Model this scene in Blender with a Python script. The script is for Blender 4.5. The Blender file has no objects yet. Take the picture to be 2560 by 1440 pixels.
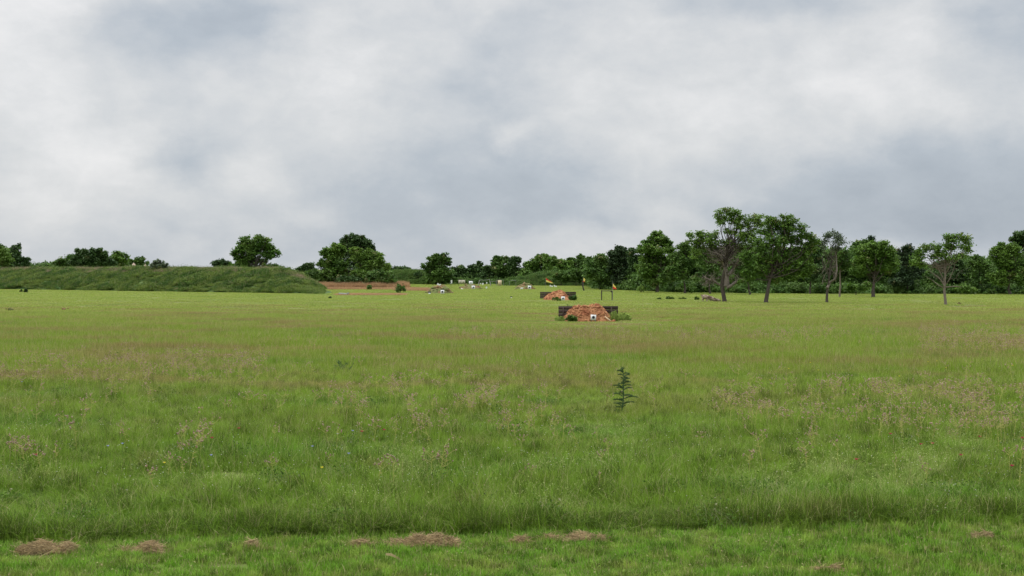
import bpy, bmesh, math, random
import numpy as np
from mathutils import Vector, noise

random.seed(7); rng = np.random.default_rng(7)
S = bpy.context.scene
R = math.radians
# ------------------------------------------------------------------ camera
F, CX, HY, H = 3600.0, 1280.0, 672.0, 3.0      # focal length in photo pixels, principal column, horizon row, eye height
cam = bpy.data.cameras.new('camera'); cam.sensor_width = 36; cam.lens = F/2560*36
cam.shift_y = -(720-HY)/2560; cam.clip_end = 8000; cam.clip_start = 0.1
co = bpy.data.objects.new('camera', cam); S.collection.objects.link(co)
co.location = (0, 0, H); co.rotation_euler = (R(90), 0, 0); S.camera = co
S.view_settings.view_transform = 'Standard'; S.view_settings.look = 'None'
S.view_settings.gamma = 1; S.view_settings.exposure = 0
S.cycles.max_bounces = 6; S.cycles.diffuse_bounces = 3; S.cycles.transparent_max_bounces = 4
SUN_EL, SUN_AZ = 55, -78      # high and to the left
# ------------------------------------------------------------------ sky
def lin(r, g, b):
    f = lambda c: (c/255/12.92) if c/255 <= .04045 else ((c/255+.055)/1.055)**2.4
    return (f(r), f(g), f(b), 1)
class NT:
    def __init__(s, tree): s.t = tree; s.n = tree.nodes; s.l = tree.links
    def new(s, typ, **kw):
        n = s.n.new(typ)
        for k, v in kw.items(): setattr(n, k, v)
        return n
    def put(s, sock, v):
        if v is None: return
        if hasattr(v, 'is_output'): s.l.new(v, sock)
        else: sock.default_value = v[:3] if (sock.type == 'VECTOR' and len(v) == 4) else v
    def math(s, op, a, b=None, c=None, clamp=False):
        n = s.new('ShaderNodeMath', operation=op, use_clamp=clamp)
        s.put(n.inputs[0], a); s.put(n.inputs[1], b)
        if c is not None: s.put(n.inputs[2], c)
        return n.outputs[0]
    def noise(s, vec, scale, detail=3, rough=.5, col=False):
        n = s.new('ShaderNodeTexNoise'); s.put(n.inputs['Vector'], vec)
        n.inputs['Scale'].default_value = scale; n.inputs['Detail'].default_value = detail; n.inputs['Roughness'].default_value = rough
        return n.outputs['Color' if col else 'Fac']
    def mapr(s, v, a, b, c=0., d=1., smooth=True):
        n = s.new('ShaderNodeMapRange'); n.interpolation_type = 'SMOOTHSTEP' if smooth else 'LINEAR'
        s.put(n.inputs[0], v)
        for i, q in enumerate((a, b, c, d)): s.put(n.inputs[i+1], q)
        return n.outputs[0]
    def mix(s, f, a, b, mode='MIX'):
        n = s.new('ShaderNodeMix', data_type='RGBA', blend_type=mode); n.clamp_factor = True
        s.put(n.inputs[0], f); s.put(n.inputs[6], a); s.put(n.inputs[7], b)
        return n.outputs[2]
    def vscale(s, vec, sc):
        n = s.new('ShaderNodeVectorMath', operation='MULTIPLY'); s.put(n.inputs[0], vec); n.inputs[1].default_value = sc
        return n.outputs[0]
W = bpy.data.worlds.new('World'); S.world = W; W.use_nodes = True
w = NT(W.node_tree); w.n.clear()
tc = w.new('ShaderNodeTexCoord'); sx = w.new('ShaderNodeSeparateXYZ'); w.l.new(tc.outputs['Generated'], sx.inputs[0])
az = w.math('ARCTAN2', sx.outputs[0], sx.outputs[1]); el = w.math('ARCSINE', sx.outputs[2])
cb = w.new('ShaderNodeCombineXYZ'); w.put(cb.inputs[0], az); w.put(cb.inputs[1], el)
uv = cb.outputs[0]
# the clouds are warped by noise so that their edges are ragged
nz = w.noise(w.vscale(uv, (1, 1.3, 1)), 8, 6, .58, True)
sub = w.new('ShaderNodeVectorMath', operation='SUBTRACT'); w.put(sub.inputs[0], nz); sub.inputs[1].default_value = (.5, .5, .5)
ad = w.new('ShaderNodeVectorMath', operation='ADD'); w.put(ad.inputs[0], w.vscale(sub.outputs[0], (.11, .07, 0))); w.put(ad.inputs[1], uv)
wuv = ad.outputs[0]
def blob(px, py, rx, ry):
    u0, v0 = (px-CX)/F, (HY-py)/F
    a = w.new('ShaderNodeVectorMath', operation='SUBTRACT'); w.put(a.inputs[0], wuv); a.inputs[1].default_value = (u0, v0, 0)
    b = w.vscale(a.outputs[0], (F/rx, F/ry, 0))
    l = w.new('ShaderNodeVectorMath', operation='LENGTH'); w.put(l.inputs[0], b)
    return w.mapr(l.outputs['Value'], 1.25, .1)
tot = w.mapr(el, .12, -.0, .30, .54, False)
for px, py, rx, ry, k in [(500, 90, 240, 150, .55), (620, 30, 130, 110, .2), (200, 170, 260, 60, .05), (480, 400, 190, 75, .36), (1210, 460, 420, 130, .52), (1350, 540, 300, 50, .2),
        (1180, 240, 200, 170, .34), (1330, 90, 240, 120, .2), (1880, 5, 330, 60, .4), (2520, 90, 180, 190, .5), (2250, 480, 520, 150, .55),
        (2480, 430, 330, 190, .2), (1950, 560, 420, 70, .22), (850, 330, 160, 60, .1), (2350, 580, 450, 70, .2), (900, 600, 500, 60, .14),
        (130, 120, 260, 170, -.32), (230, 30, 150, 60, -.2), (820, 160, 170, 170, -.26), (1750, 300, 330, 170, -.1), (2150, 220, 260, 120, -.3), (650, 420, 110, 70, -.3),
        (180, 560, 420, 120, -.12), (180, 360, 330, 180, -.3), (1650, 120, 160, 120, -.1), (1290, 345, 80, 35, -.24), (1650, 520, 120, 70, -.12), (2050, 330, 240, 60, -.12)]:
    tot = w.math('MULTIPLY_ADD', blob(px, py, rx, ry), k, tot)
n1 = w.noise(w.vscale(uv, (1, 1.7, 1)), 9, 7, .56)
n3 = w.noise(w.vscale(wuv, (1, 1.5, 1)), 15, 8, .62)
tot = w.math('ADD', tot, w.mapr(n3, .32, .68, -.10, .10, False))
n2 = w.noise(w.vscale(uv, (1, 1.5, 1)), 30, 5, .6)
tot = w.math('ADD', tot, w.mapr(n1, .3, .7, -.2, .2, False))
tot = w.math('ADD', tot, w.mapr(n2, .3, .7, -.08, .08, False))
rp = w.new('ShaderNodeValToRGB'); w.put(rp.inputs[0], w.mapr(tot, -.22, 1.66, 0., 1., False))
e = rp.color_ramp.elements; e[0].position = 0; e[0].color = lin(242, 241, 241); e[1].position = 1; e[1].color = lin(146, 157, 170)
x = e.new(.25); x.color = lin(216, 218, 220)
x = e.new(.55); x.color = lin(183, 191, 200)
# an overcast sky is far brighter overhead than near the horizon
zen = w.mapr(el, .2, 1.0, 1.0, 3.0)
cl = w.mix(1., rp.outputs[0], (1, 1, 1, 1), 'MULTIPLY')
vm = w.new('ShaderNodeVectorMath', operation='SCALE'); w.put(vm.inputs[0], cl); w.put(vm.inputs[3], w.math('MULTIPLY', zen, 10.3))
sky = w.new('ShaderNodeTexSky', sky_type='NISHITA'); sky.sun_disc = False
sky.sun_elevation = R(SUN_EL); sky.sun_rotation = R(SUN_AZ)
fin = w.mix(.94, sky.outputs[0], vm.outputs[0])
bg = w.new('ShaderNodeBackground'); w.put(bg.inputs[0], fin); bg.inputs[1].default_value = .1
wo = w.new('ShaderNodeOutputWorld'); w.l.new(bg.outputs[0], wo.inputs[0])
# ------------------------------------------------------------------ sun behind the cloud
sl = bpy.data.lights.new('sun', 'SUN'); sl.energy = 1.5; sl.angle = R(14); sl.color = (1, .95, .87)
so = bpy.data.objects.new('sun', sl); S.collection.objects.link(so)
sd = Vector((math.sin(R(SUN_AZ))*math.cos(R(SUN_EL)), math.cos(R(SUN_AZ))*math.cos(R(SUN_EL)), math.sin(R(SUN_EL))))
so.rotation_euler = sd.to_track_quat('Z', 'Y').to_euler()

# ================================================================== helpers
C = S.collection
def gd(py): return F*H/(py-HY)
def at(px, py, d): return np.array(((px-CX)/F*d, d, H-(py-HY)/F*d))
def gp(px, py): d = gd(py); return np.array(((px-CX)/F*d, d, 0.))
def nd(x, y, z=0., s=1.): return noise.fractal(Vector((x*s, y*s, z*s)), 1.0, 2.0, 4)
class MB:
    """collects vertices and quads/tris with a per-vertex tint and a second value"""
    def __init__(s): s.v = []; s.f4 = []; s.f3 = []; s.t = []; s.k = []; s.n = 0
    def add(s, v, f, t=1., k=0.):
        v = np.asarray(v, float).reshape(-1, 3); f = np.asarray(f, int)
        if len(v) == 0: return
        (s.f4 if f.shape[1] == 4 else s.f3).append(f+s.n)
        s.v.append(v); s.t.append(np.broadcast_to(np.asarray(t, float), len(v))); s.k.append(np.broadcast_to(np.asarray(k, float), len(v))); s.n += len(v)
    def mesh(s, name, mats, smooth=False, fmat=None):
        me = bpy.data.meshes.new(name); v = np.concatenate(s.v).astype(np.float32)
        f4 = np.concatenate(s.f4) if s.f4 else np.zeros((0, 4), int); f3 = np.concatenate(s.f3) if s.f3 else np.zeros((0, 3), int)
        me.vertices.add(len(v)); me.vertices.foreach_set('co', v.ravel())
        nl = f4.size+f3.size; me.loops.add(nl); me.loops.foreach_set('vertex_index', np.concatenate((f4.ravel(), f3.ravel())).astype(np.int32))
        me.polygons.add(len(f4)+len(f3))
        me.polygons.foreach_set('loop_start', np.concatenate((np.arange(len(f4))*4, f4.size+np.arange(len(f3))*3)).astype(np.int32))
        for nm, arr in (('tint', s.t), ('kin', s.k)):
            a = me.attributes.new(nm, 'FLOAT', 'POINT'); a.data.foreach_set('value', np.concatenate(arr).astype(np.float32))
        for m in (mats if isinstance(mats, (list, tuple)) else [mats]): me.materials.append(m)
        if smooth: me.polygons.foreach_set('use_smooth', np.ones(len(me.polygons), bool))
        me.update(calc_edges=True); me.validate()
        return me
def link(o, parent=None):
    C.objects.link(o)
    if parent is not None: o.parent = parent
    return o
def tag(o, label=None, cat=None, group=None, kind=None):
    if label: o['label'] = label
    if cat: o['category'] = cat
    if group: o['group'] = group
    if kind: o['kind'] = kind
    return o
def thing(name, label, cat, loc=(0, 0, 0), group=None):
    o = bpy.data.objects.new(name, None); o.location = tuple(loc); o.empty_display_size = .2
    link(o); return tag(o, label, cat, group)
def part(name, mb, mats, parent=None, origin=None, smooth=False):
    if origin is None and parent is not None: origin = np.array(parent.location)
    if origin is not None: mb.v = [v-np.asarray(origin) for v in mb.v]
    o = bpy.data.objects.new(name, mb.mesh(name, mats, smooth) if isinstance(mb, MB) else mb)
    if parent is None and origin is not None: o.location = tuple(origin)
    return link(o, parent)
def box(mb, c, s, rz=0., ry=0., rx=0., t=1., bev=0.):
    v = np.array([[x, y, z] for x in (-1, 1) for y in (-1, 1) for z in (-1, 1)], float)*np.array(s)/2
    from mathutils import Euler
    M = np.array(Euler((rx, ry, rz)).to_matrix()); v = v@M.T+np.array(c)
    mb.add(v, [[0, 1, 3, 2], [4, 6, 7, 5], [0, 4, 5, 1], [2, 3, 7, 6], [0, 2, 6, 4], [1, 5, 7, 3]], t)
def tube(mb, pts, rad, sides=5, t=1., k=0., cap=True):
    pts = np.asarray(pts, float); n = len(pts); rad = np.broadcast_to(np.asarray(rad, float), n)
    T = np.gradient(pts, axis=0); T /= np.linalg.norm(T, axis=1)[:, None]+1e-9
    up = np.array((0., 0, 1)) if abs(T[0][2]) < .9 else np.array((1., 0, 0))
    A = np.cross(T, up); A /= np.linalg.norm(A, axis=1)[:, None]+1e-9; B = np.cross(T, A)
    an = np.arange(sides)/sides*2*math.pi
    v = pts[:, None]+rad[:, None, None]*(A[:, None]*np.cos(an)[None, :, None]+B[:, None]*np.sin(an)[None, :, None])
    f = [[i*sides+j, i*sides+(j+1) % sides, (i+1)*sides+(j+1) % sides, (i+1)*sides+j] for i in range(n-1) for j in range(sides)]
    mb.add(v.reshape(-1, 3), f, t, k)
    if cap:
        for i in (0, n-1):
            q = v[i]; c = q.mean(0); mb.add(np.vstack((q, c)), [[j, (j+1) % sides, sides] for j in range(sides)], t, k)
def curve(a, b, bow=.1, n=5, jit=.0):
    a = np.asarray(a, float); b = np.asarray(b, float); L = np.linalg.norm(b-a); s = np.linspace(0, 1, n)[:, None]
    m = rng.normal(size=3)*bow*L; p = a+(b-a)*s+m*(4*s*(1-s))
    if jit: p[1:-1] += rng.normal(size=(n-2, 3))*jit*L
    return p
def lumps(mb, cs, rs, t=1., k=0., flat=.8):
    """irregular eight-sided lumps"""
    cs = np.asarray(cs, float).reshape(-1, 3); n = len(cs); rs = np.broadcast_to(np.asarray(rs, float), n)
    th = np.arange(5)/5*2*math.pi
    base = [(0, 0, 1)]+[(math.cos(a)*.9, math.sin(a)*.9, .35) for a in th]+[(math.cos(a+.6)*.9, math.sin(a+.6)*.9, -.4) for a in th]+[(0, 0, -1)]
    base = np.array(base); f = []
    for j in range(5):
        q = (j+1) % 5
        f += [[0, 1+j, 1+q], [1+j, 6+j, 1+q], [1+q, 6+j, 6+q], [11, 6+q, 6+j]]
    f = np.array(f); V = base[None]*(rs[:, None, None])*rng.uniform(.65, 1.35, (n, 12, 1)); V[:, :, 2] *= flat
    a = rng.uniform(0, 6.28, n); c, s_ = np.cos(a)[:, None], np.sin(a)[:, None]
    V = np.stack((V[:, :, 0]*c-V[:, :, 1]*s_, V[:, :, 0]*s_+V[:, :, 1]*c, V[:, :, 2]), 2)+cs[:, None]
    F_ = (f[None]+np.arange(n)[:, None, None]*12).reshape(-1, 3)
    tt = np.broadcast_to(np.asarray(t, float), n); mb.add(V.reshape(-1, 3), F_, np.repeat(tt, 12), k)
def leaves(mb, P, size, tint, k=0., upb=.5):
    """one rhombic leaf sprig at every point"""
    n = len(P)
    if n == 0: return
    N = rng.normal(size=(n, 3)); N[:, 2] = np.abs(N[:, 2])+upb; N /= np.linalg.norm(N, axis=1)[:, None]
    A = np.cross(N, rng.normal(size=(n, 3))); A /= np.linalg.norm(A, axis=1)[:, None]+1e-9; B = np.cross(N, A)
    sz = (np.broadcast_to(size, n)*rng.uniform(.6, 1.4, n))[:, None]
    A = A*sz*.62; B = B*sz*.36
    fold = N*sz*.12
    V = np.stack((P-A, P+B+fold, P+A, P-B+fold), 1).reshape(-1, 3)
    mb.add(V, np.arange(n*4).reshape(n, 4), np.repeat(np.broadcast_to(tint, n), 4), np.repeat(np.broadcast_to(k, n), 4))
def blades(mb, n, size, h0, h1, wd, bend=.5, seg=3, dry=.05, shape='sq', centre=(0, 0, 0), tint=(.65, 1.3)):
    if shape == 'sq': P = rng.uniform(-size/2, size/2, (n, 2))
    else:
        r = np.sqrt(rng.uniform(0, 1, n))*size/2; a = rng.uniform(0, 6.28, n); P = np.stack((r*np.cos(a), r*np.sin(a)), 1)
    h = rng.uniform(h0, h1, n)*rng.uniform(.75, 1.1, n); az_ = rng.uniform(0, 6.283, n); ln = np.abs(rng.normal(0, bend, n))+.08
    ln = np.minimum(ln, 1.5)
    fa = rng.uniform(0, 6.283, n); side = np.stack((np.cos(fa), np.sin(fa), np.zeros(n)), 1)
    D = np.stack((np.cos(az_), np.sin(az_)), 1)
    rows = []
    for i in range(seg+1):
        t = i/seg; xy = P+D*(ln*h*t**1.8)[:, None]*.8; z = h*(t-.38*np.minimum(ln, 1.3)*t*t)
        ww = wd*rng.uniform(.8, 1.2, n)*(1-t)**.6*.5+.0004
        p = np.concatenate((xy, z[:, None]), 1)+np.array(centre); rows += [p-side*ww[:, None], p+side*ww[:, None]]
    V = np.stack(rows, 1).reshape(-1, 3); m = 2*(seg+1)
    f = np.array([[2*i, 2*i+1, 2*i+3, 2*i+2] for i in range(seg)])
    t_ = rng.uniform(tint[0], tint[1], n); k_ = (rng.uniform(0, 1, n) < dry)*rng.uniform(.4, 1, n)
    mb.add(V, (f[None]+np.arange(n)[:, None, None]*m).reshape(-1, 4), np.repeat(t_, m), np.repeat(k_, m))

# ------------------------------------------------------------------ materials
def mat(name, build, rough=.85, trans=0.):
    m = bpy.data.materials.new(name); m.use_nodes = True; q = NT(m.node_tree); q.n.clear()
    q.pos = q.new('ShaderNodeNewGeometry').outputs['Position']
    col = build(q); out = q.new('ShaderNodeOutputMaterial'); b = q.new('ShaderNodeBsdfPrincipled')
    q.put(b.inputs['Base Color'], col); b.inputs['Roughness'].default_value = rough; b.inputs['Specular IOR Level'].default_value = .25
    if getattr(q, 'bump', None) is not None:
        bp = q.new('ShaderNodeBump'); bp.inputs['Strength'].default_value = q.bs; bp.inputs['Distance'].default_value = q.bd
        q.put(bp.inputs['Height'], q.bump); q.l.new(bp.outputs[0], b.inputs['Normal'])
    if trans:
        tb = q.new('ShaderNodeBsdfTranslucent'); q.put(tb.inputs[0], col); mx = q.new('ShaderNodeMixShader'); mx.inputs[0].default_value = trans
        q.l.new(b.outputs[0], mx.inputs[1]); q.l.new(tb.outputs[0], mx.inputs[2]); q.l.new(mx.outputs[0], out.inputs[0])
    else: q.l.new(b.outputs[0], out.inputs[0])
    return m
def attr(q, n): a = q.new('ShaderNodeAttribute'); a.attribute_name = n; return a.outputs['Fac']
def flat(c, var=.12, sc=8.):
    def f(q):
        n = q.noise(q.pos, sc, 4)
        return q.mix(n, tuple(v*(1-var) for v in c[:3])+(1,), tuple(min(1, v*(1+var)) for v in c[:3])+(1,))
    return f
def tinted(q, col, t=None):
    t = attr(q, 'tint') if t is None else t
    v = q.new('ShaderNodeVectorMath', operation='SCALE'); q.put(v.inputs[0], col); q.put(v.inputs[3], t); return v.outputs[0]
def meadow(q):
    """what grows where: lush green near the mown strip, finer yellower grass far out, drifts of reddish sorrel"""
    p = q.pos; s = q.new('ShaderNodeSeparateXYZ'); q.put(s.inputs[0], p); X, Y = s.outputs[0], s.outputs[1]
    near, mid, far = (.148, .250, .022, 1), (.222, .325, .034, 1), (.285, .368, .062, 1)
    wob = q.math('MULTIPLY_ADD', q.noise(p, .05, 3), 30., Y)
    c = q.mix(q.mapr(wob, 32, 62), near, mid); c = q.mix(q.mapr(wob, 66, 125), c, far)
    c = q.mix(q.math('MULTIPLY', q.mapr(q.noise(q.vscale(p, (.16, .3, .3)), 1, 4, .6), .5, .72), .6), c, (.095, .235, .02, 1))
    red = q.mapr(q.noise(q.vscale(p, (.09, .2, .3)), 1.3, 6, .66), .46, .62)
    band = q.math('MULTIPLY', q.mapr(Y, 24, 42), q.mapr(Y, 150, 95))
    c = q.mix(q.math('MULTIPLY', q.math('MULTIPLY', red, band), .72), c, (.31, .205, .10, 1))
    red2 = q.mapr(q.noise(q.vscale(p, (.6, .8, .3)), 1.1, 4, .6), .56, .74)
    c = q.mix(q.math('MULTIPLY', red2, .5), c, (.30, .25, .085, 1))
    return c
def grass_col(q):
    c = tinted(q, meadow(q))
    c = q.mix(attr(q, 'kin'), c, (.46, .38, .20, 1))
    return c
M = {}
M['ground'] = mat('ground', lambda q: tinted(q, q.mix(q.mapr(q.noise(q.pos, 3, 5), .35, .75), meadow(q), (.14, .13, .05, 1)), .62), .95)
M['grass'] = mat('grass', grass_col, .6, .35)
M['mown'] = mat('mown_grass', lambda q: q.mix(attr(q, 'kin'), tinted(q, q.mix(q.mapr(q.noise(q.pos, 2.2, 4), .4, .7), (.15, .30, .026, 1), (.24, .325, .055, 1))), (.42, .34, .18, 1)), .6, .35)
def leafcol(a, b, sc=.5):
    return lambda q: q.mix(attr(q, 'kin'), tinted(q, q.mix(q.mapr(q.noise(q.pos, sc, 4), .35, .65), a+(1,), b+(1,))), (.30, .27, .12, 1))
LEAF = {
 'oak': mat('oak_leaves', leafcol((.078, .160, .024), (.128, .222, .036)), .55, .3),
 'lime': mat('light_leaves', leafcol((.11, .20, .032), (.165, .265, .048)), .55, .35),
 'dark': mat('dark_leaves', leafcol((.042, .088, .022), (.070, .128, .032)), .6, .22),
 'cedar': mat('cedar_leaves', leafcol((.028, .056, .022), (.044, .078, .028)), .7, .15),
 'grey': mat('greyish_leaves', leafcol((.080, .110, .060), (.110, .150, .080)), .6, .3),
 'mid': mat('mid_leaves', leafcol((.062, .130, .024), (.105, .185, .036)), .6, .28)}
M['weed'] = mat('weed_leaves', lambda q: q.mix(attr(q, 'kin'), tinted(q, q.mix(q.mapr(q.noise(q.pos, .6, 6, .65), .38, .62), (.050, .120, .016, 1), (.165, .235, .042, 1))), (.36, .30, .19, 1)), .6, .25)
def bark(q):
    q.bump = q.noise(q.vscale(q.pos, (9, 9, 2)), 2, 4); q.bs = .8; q.bd = .04
    return tinted(q, q.mix(q.noise(q.vscale(q.pos, (6, 6, 1.5)), 2, 5), (.035, .028, .022, 1), (.12, .10, .08, 1)))
M['bark'] = mat('bark', bark)
M['palebark'] = mat('pale_bark', lambda q: tinted(q, q.mix(q.noise(q.vscale(q.pos, (6, 6, 1.5)), 2, 5), (.10, .08, .06, 1), (.25, .21, .165, 1))))
M['deadwood'] = mat('dead_wood', lambda q: tinted(q, q.mix(q.noise(q.pos, 3, 4), (.09, .075, .06, 1), (.26, .22, .18, 1))))
def soil(q):
    q.bump = q.noise(q.pos, 9, 6, .65); q.bs = .9; q.bd = .08
    c = q.mix(q.mapr(q.noise(q.pos, 1.4, 6, .65), .36, .64), (.235, .085, .038, 1), (.43, .215, .10, 1))
    c = q.mix(q.mapr(q.noise(q.pos, 5, 4, .6), .56, .7), c, (.19, .065, .032, 1))
    return tinted(q, c)
M['soil'] = mat('red_soil', soil, .95)
M['oldsoil'] = mat('weathered_soil', lambda q: q.mix(q.mapr(q.noise(q.vscale(q.pos, (1, 1, 2)), .9, 5, .65), .4, .56), (.24, .14, .075, 1), (.13, .15, .05, 1)), .95)
def timber(q):
    q.bump = q.noise(q.vscale(q.pos, (1.5, 14, 14)), 2, 4); q.bs = .7; q.bd = .02
    return tinted(q, q.mix(q.noise(q.vscale(q.pos, (1.2, 12, 14)), 2, 5), (.020, .014, .012, 1), (.105, .075, .062, 1)))
M['timber'] = mat('creosoted_timber', timber)
M['white'] = mat('white_paint', flat((.78, .79, .80), .05, 6.), .6)
M['whitesteel'] = mat('white_steel', flat((.80, .81, .80), .1, 9.), .55)
M['black'] = mat('black_paint', flat((.018, .02, .024), .3, 20.), .6)
M['grey'] = mat('grey_ring', flat((.42, .43, .45), .1, 20.), .7)
M['tan'] = mat('tan_board', flat((.62, .50, .33), .1, 5.), .8)
M['beige'] = mat('beige_board', flat((.52, .48, .38), .1, 5.), .8)
M['red'] = mat('red_cloth', flat((.62, .06, .035), .1, 6.), .8, .25)
M['yellow'] = mat('yellow_cloth', flat((.80, .68, .18), .1, 6.), .8, .3)
M['steel'] = mat('weathered_steel', flat((.22, .22, .2), .3, 12.), .5)
M['darksteel'] = mat('dark_post', flat((.05, .042, .036), .3, 12.), .7)
M["concrete"] = mat("pink_concrete", flat((.66, .50, .40), .12, 3.), .85)
M['logm'] = mat('split_log', lambda q: q.mix(q.mapr(q.noise(q.vscale(q.pos, (2, 5, 6)), 1.2, 5, .7), .42, .58), (.10, .05, .035, 1), (.52, .42, .33, 1)))
M['straw'] = mat('dry_clippings', lambda q: tinted(q, q.mix(q.noise(q.pos, 7, 4), (.22, .155, .08, 1), (.50, .39, .22, 1))), .9, .15)
M['sedge'] = mat('rust_grass', lambda q: tinted(q, q.mix(q.noise(q.vscale(q.pos, (.3, .3, .3)), 1, 4), (.42, .24, .12, 1), (.48, .34, .19, 1))), .9, .3)
M['stalk'] = mat('thistle_stalk', lambda q: tinted(q, q.mix(attr(q, 'kin'), (.38, .40, .10, 1), (.36, .31, .13, 1))), .8, .15)
M['head'] = mat('seed_head', lambda q: q.mix(attr(q, 'kin'), tinted(q, (.36, .23, .17, 1)), (.70, .60, .52, 1)), .9)
M['spiny'] = mat('spiny_leaf', lambda q: tinted(q, q.mix(q.noise(q.pos, 14, 3), (.03, .078, .028, 1), (.06, .12, .05, 1))), .6, .15)
M['crimson'] = mat('crimson_petal', flat((.42, .015, .07), .2, 30.), .6, .2)
M['ylpetal'] = mat('yellow_petal', flat((.80, .66, .05), .1, 30.), .6, .2)
M['blpetal'] = mat('blue_petal', flat((.35, .38, .66), .1, 30.), .6, .2)
M['whpetal'] = mat('white_petal', flat((.78, .76, .70), .1, 30.), .6, .2)
M['greenstem'] = mat('green_stem', flat((.12, .2, .04), .2, 30.), .7)

# ------------------------------------------------------------------ instancer for uncountable growth
def instancer(name, pts, rot, scl, srcs, label, cat='grass'):
    n = len(pts); me = bpy.data.meshes.new(name+'_points'); me.vertices.add(n); me.vertices.foreach_set('co', np.asarray(pts, np.float32).ravel())
    a = me.attributes.new('rot', 'FLOAT_VECTOR', 'POINT'); a.data.foreach_set('vector', np.asarray(rot, np.float32).ravel())
    a = me.attributes.new('scl', 'FLOAT_VECTOR', 'POINT'); a.data.foreach_set('vector', np.asarray(scl, np.float32).ravel())
    a = me.attributes.new('idx', 'INT', 'POINT'); a.data.foreach_set('value', rng.integers(0, len(srcs), n).astype(np.int32))
    o = bpy.data.objects.new(name, me); C.objects.link(o); tag(o, label, cat, None, 'stuff')
    g = bpy.data.node_groups.new(name, 'GeometryNodeTree')
    g.interface.new_socket('Geometry', in_out='INPUT', socket_type='NodeSocketGeometry'); g.interface.new_socket('Geometry', in_out='OUTPUT', socket_type='NodeSocketGeometry')
    N, L = g.nodes, g.links; gi = N.new('NodeGroupInput'); go = N.new('NodeGroupOutput')
    jn = N.new('GeometryNodeJoinGeometry')
    for m in srcs:
        so_ = bpy.data.objects.new(m.name, m); oi = N.new('GeometryNodeObjectInfo'); oi.inputs['Object'].default_value = so_; oi.inputs['As Instance'].default_value = True
        L.new(oi.outputs['Geometry'], jn.inputs[0])
    ip = N.new('GeometryNodeInstanceOnPoints'); ip.inputs['Pick Instance'].default_value = True
    def at_(nm, typ):
        q = N.new('GeometryNodeInputNamedAttribute'); q.data_type = typ; q.inputs[0].default_value = nm; return q.outputs[0]
    L.new(gi.outputs[0], ip.inputs['Points']); L.new(jn.outputs[0], ip.inputs['Instance'])
    L.new(at_('idx', 'INT'), ip.inputs['Instance Index']); L.new(at_('rot', 'FLOAT_VECTOR'), ip.inputs['Rotation']); L.new(at_('scl', 'FLOAT_VECTOR'), ip.inputs['Scale'])
    L.new(ip.outputs[0], go.inputs[0]); md = o.modifiers.new('growth', 'NODES'); md.node_group = g
    return o
def rz(n): r = np.zeros((n, 3)); r[:, 2] = rng.uniform(0, 6.283, n); return r
def field_points(d0, d1, step, spread=.40, margin=3., keep=None):
    out = []
    y = d0
    while y < d1:
        hw = spread*y+margin; n = int(2*hw/step)+1
        for i in range(n):
            px_, py_ = -hw+i*step+random.uniform(-.3, .3)*step, y+random.uniform(-.3, .3)*step
            if keep is None or keep(px_, py_): out.append((px_, py_, 0.))
        y += step
    return np.array(out)

# ================================================================== ground
mb = MB(); mb.add([[-3000, -60, 0], [3000, -60, 0], [3000, 6000, 0], [-3000, 6000, 0]], [[0, 1, 2, 3]])
tag(part('ground', mb, M['ground']), kind='structure')

# ------------------------------------------------------------------ berm
BL, BR = gp(-330, 718), gp(826, 735)          # foot of the berm, far left to near right
bdir = (BR-BL)/np.linalg.norm(BR-BL); blen = np.linalg.norm(BR-BL); bn = np.array((-bdir[1], bdir[0], 0.))   # bn points away from the camera
if bn[1] < 0: bn = -bn
def berm_pt(s, t):
    """s: metres along the foot, t: 0 at the near foot .. 1 at the rear foot"""
    prof = min(1, t/.38) if t < .38 else (1 if t < .62 else (1-t)/.38)
    prof = max(0, prof); prof = prof**.8 if t < .5 else prof
    e1 = min(1., max(0., (blen-s-t*17*.98)/9.)); e1 = e1*(1.15-.15*e1)
    hgt = 2.82*prof*e1
    p = BL+bdir*s+bn*(t*17)
    b = nd(p[0], p[1], hgt, .22)*.20*min(1, 3*prof*(1.04-prof)+.16)*e1+nd(p[0], p[1], hgt, .8)*.10*min(1, prof*2)*e1
    return p+np.array((0, 0, hgt+b-.03))
mb = MB(); ns, nt = 240, 26
V = np.array([berm_pt(blen*i/ns, j/nt) for i in range(ns+1) for j in range(nt+1)])
mb.add(V, [[i*(nt+1)+j, (i+1)*(nt+1)+j, (i+1)*(nt+1)+j+1, i*(nt+1)+j+1] for i in range(ns) for j in range(nt)])
M['berm'] = mat('berm_turf', lambda q: q.mix(q.mapr(q.noise(q.pos, .35, 5, .6), .62, .68), q.mix(q.mapr(q.noise(q.pos, .8, 5), .4, .65), (.05, .11, .025, 1), (.10, .15, .04, 1)), (.34, .2, .11, 1)), .95)
tag(part('berm', mb, M['berm'], smooth=True), kind='structure')
# second low berm far behind
mb = MB(); c0 = at(1025, 0, 285); V = []
for i in range(31):
    for j in range(9):
        u = i/30*2-1; t = j/8*2-1; hh = 2.6*max(0, 1-abs(u)**3)*max(0, 1-abs(t)**1.5)
        V.append((c0[0]+u*9+t*1., 285+t*5, hh+nd(u*5, t*3)*.2*(hh > 0)))
mb.add(V, [[i*9+j, (i+1)*9+j, (i+1)*9+j+1, i*9+j+1] for i in range(30) for j in range(8)])
tag(part('distant_berm', mb, M['berm'], smooth=True), kind='structure')
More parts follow.
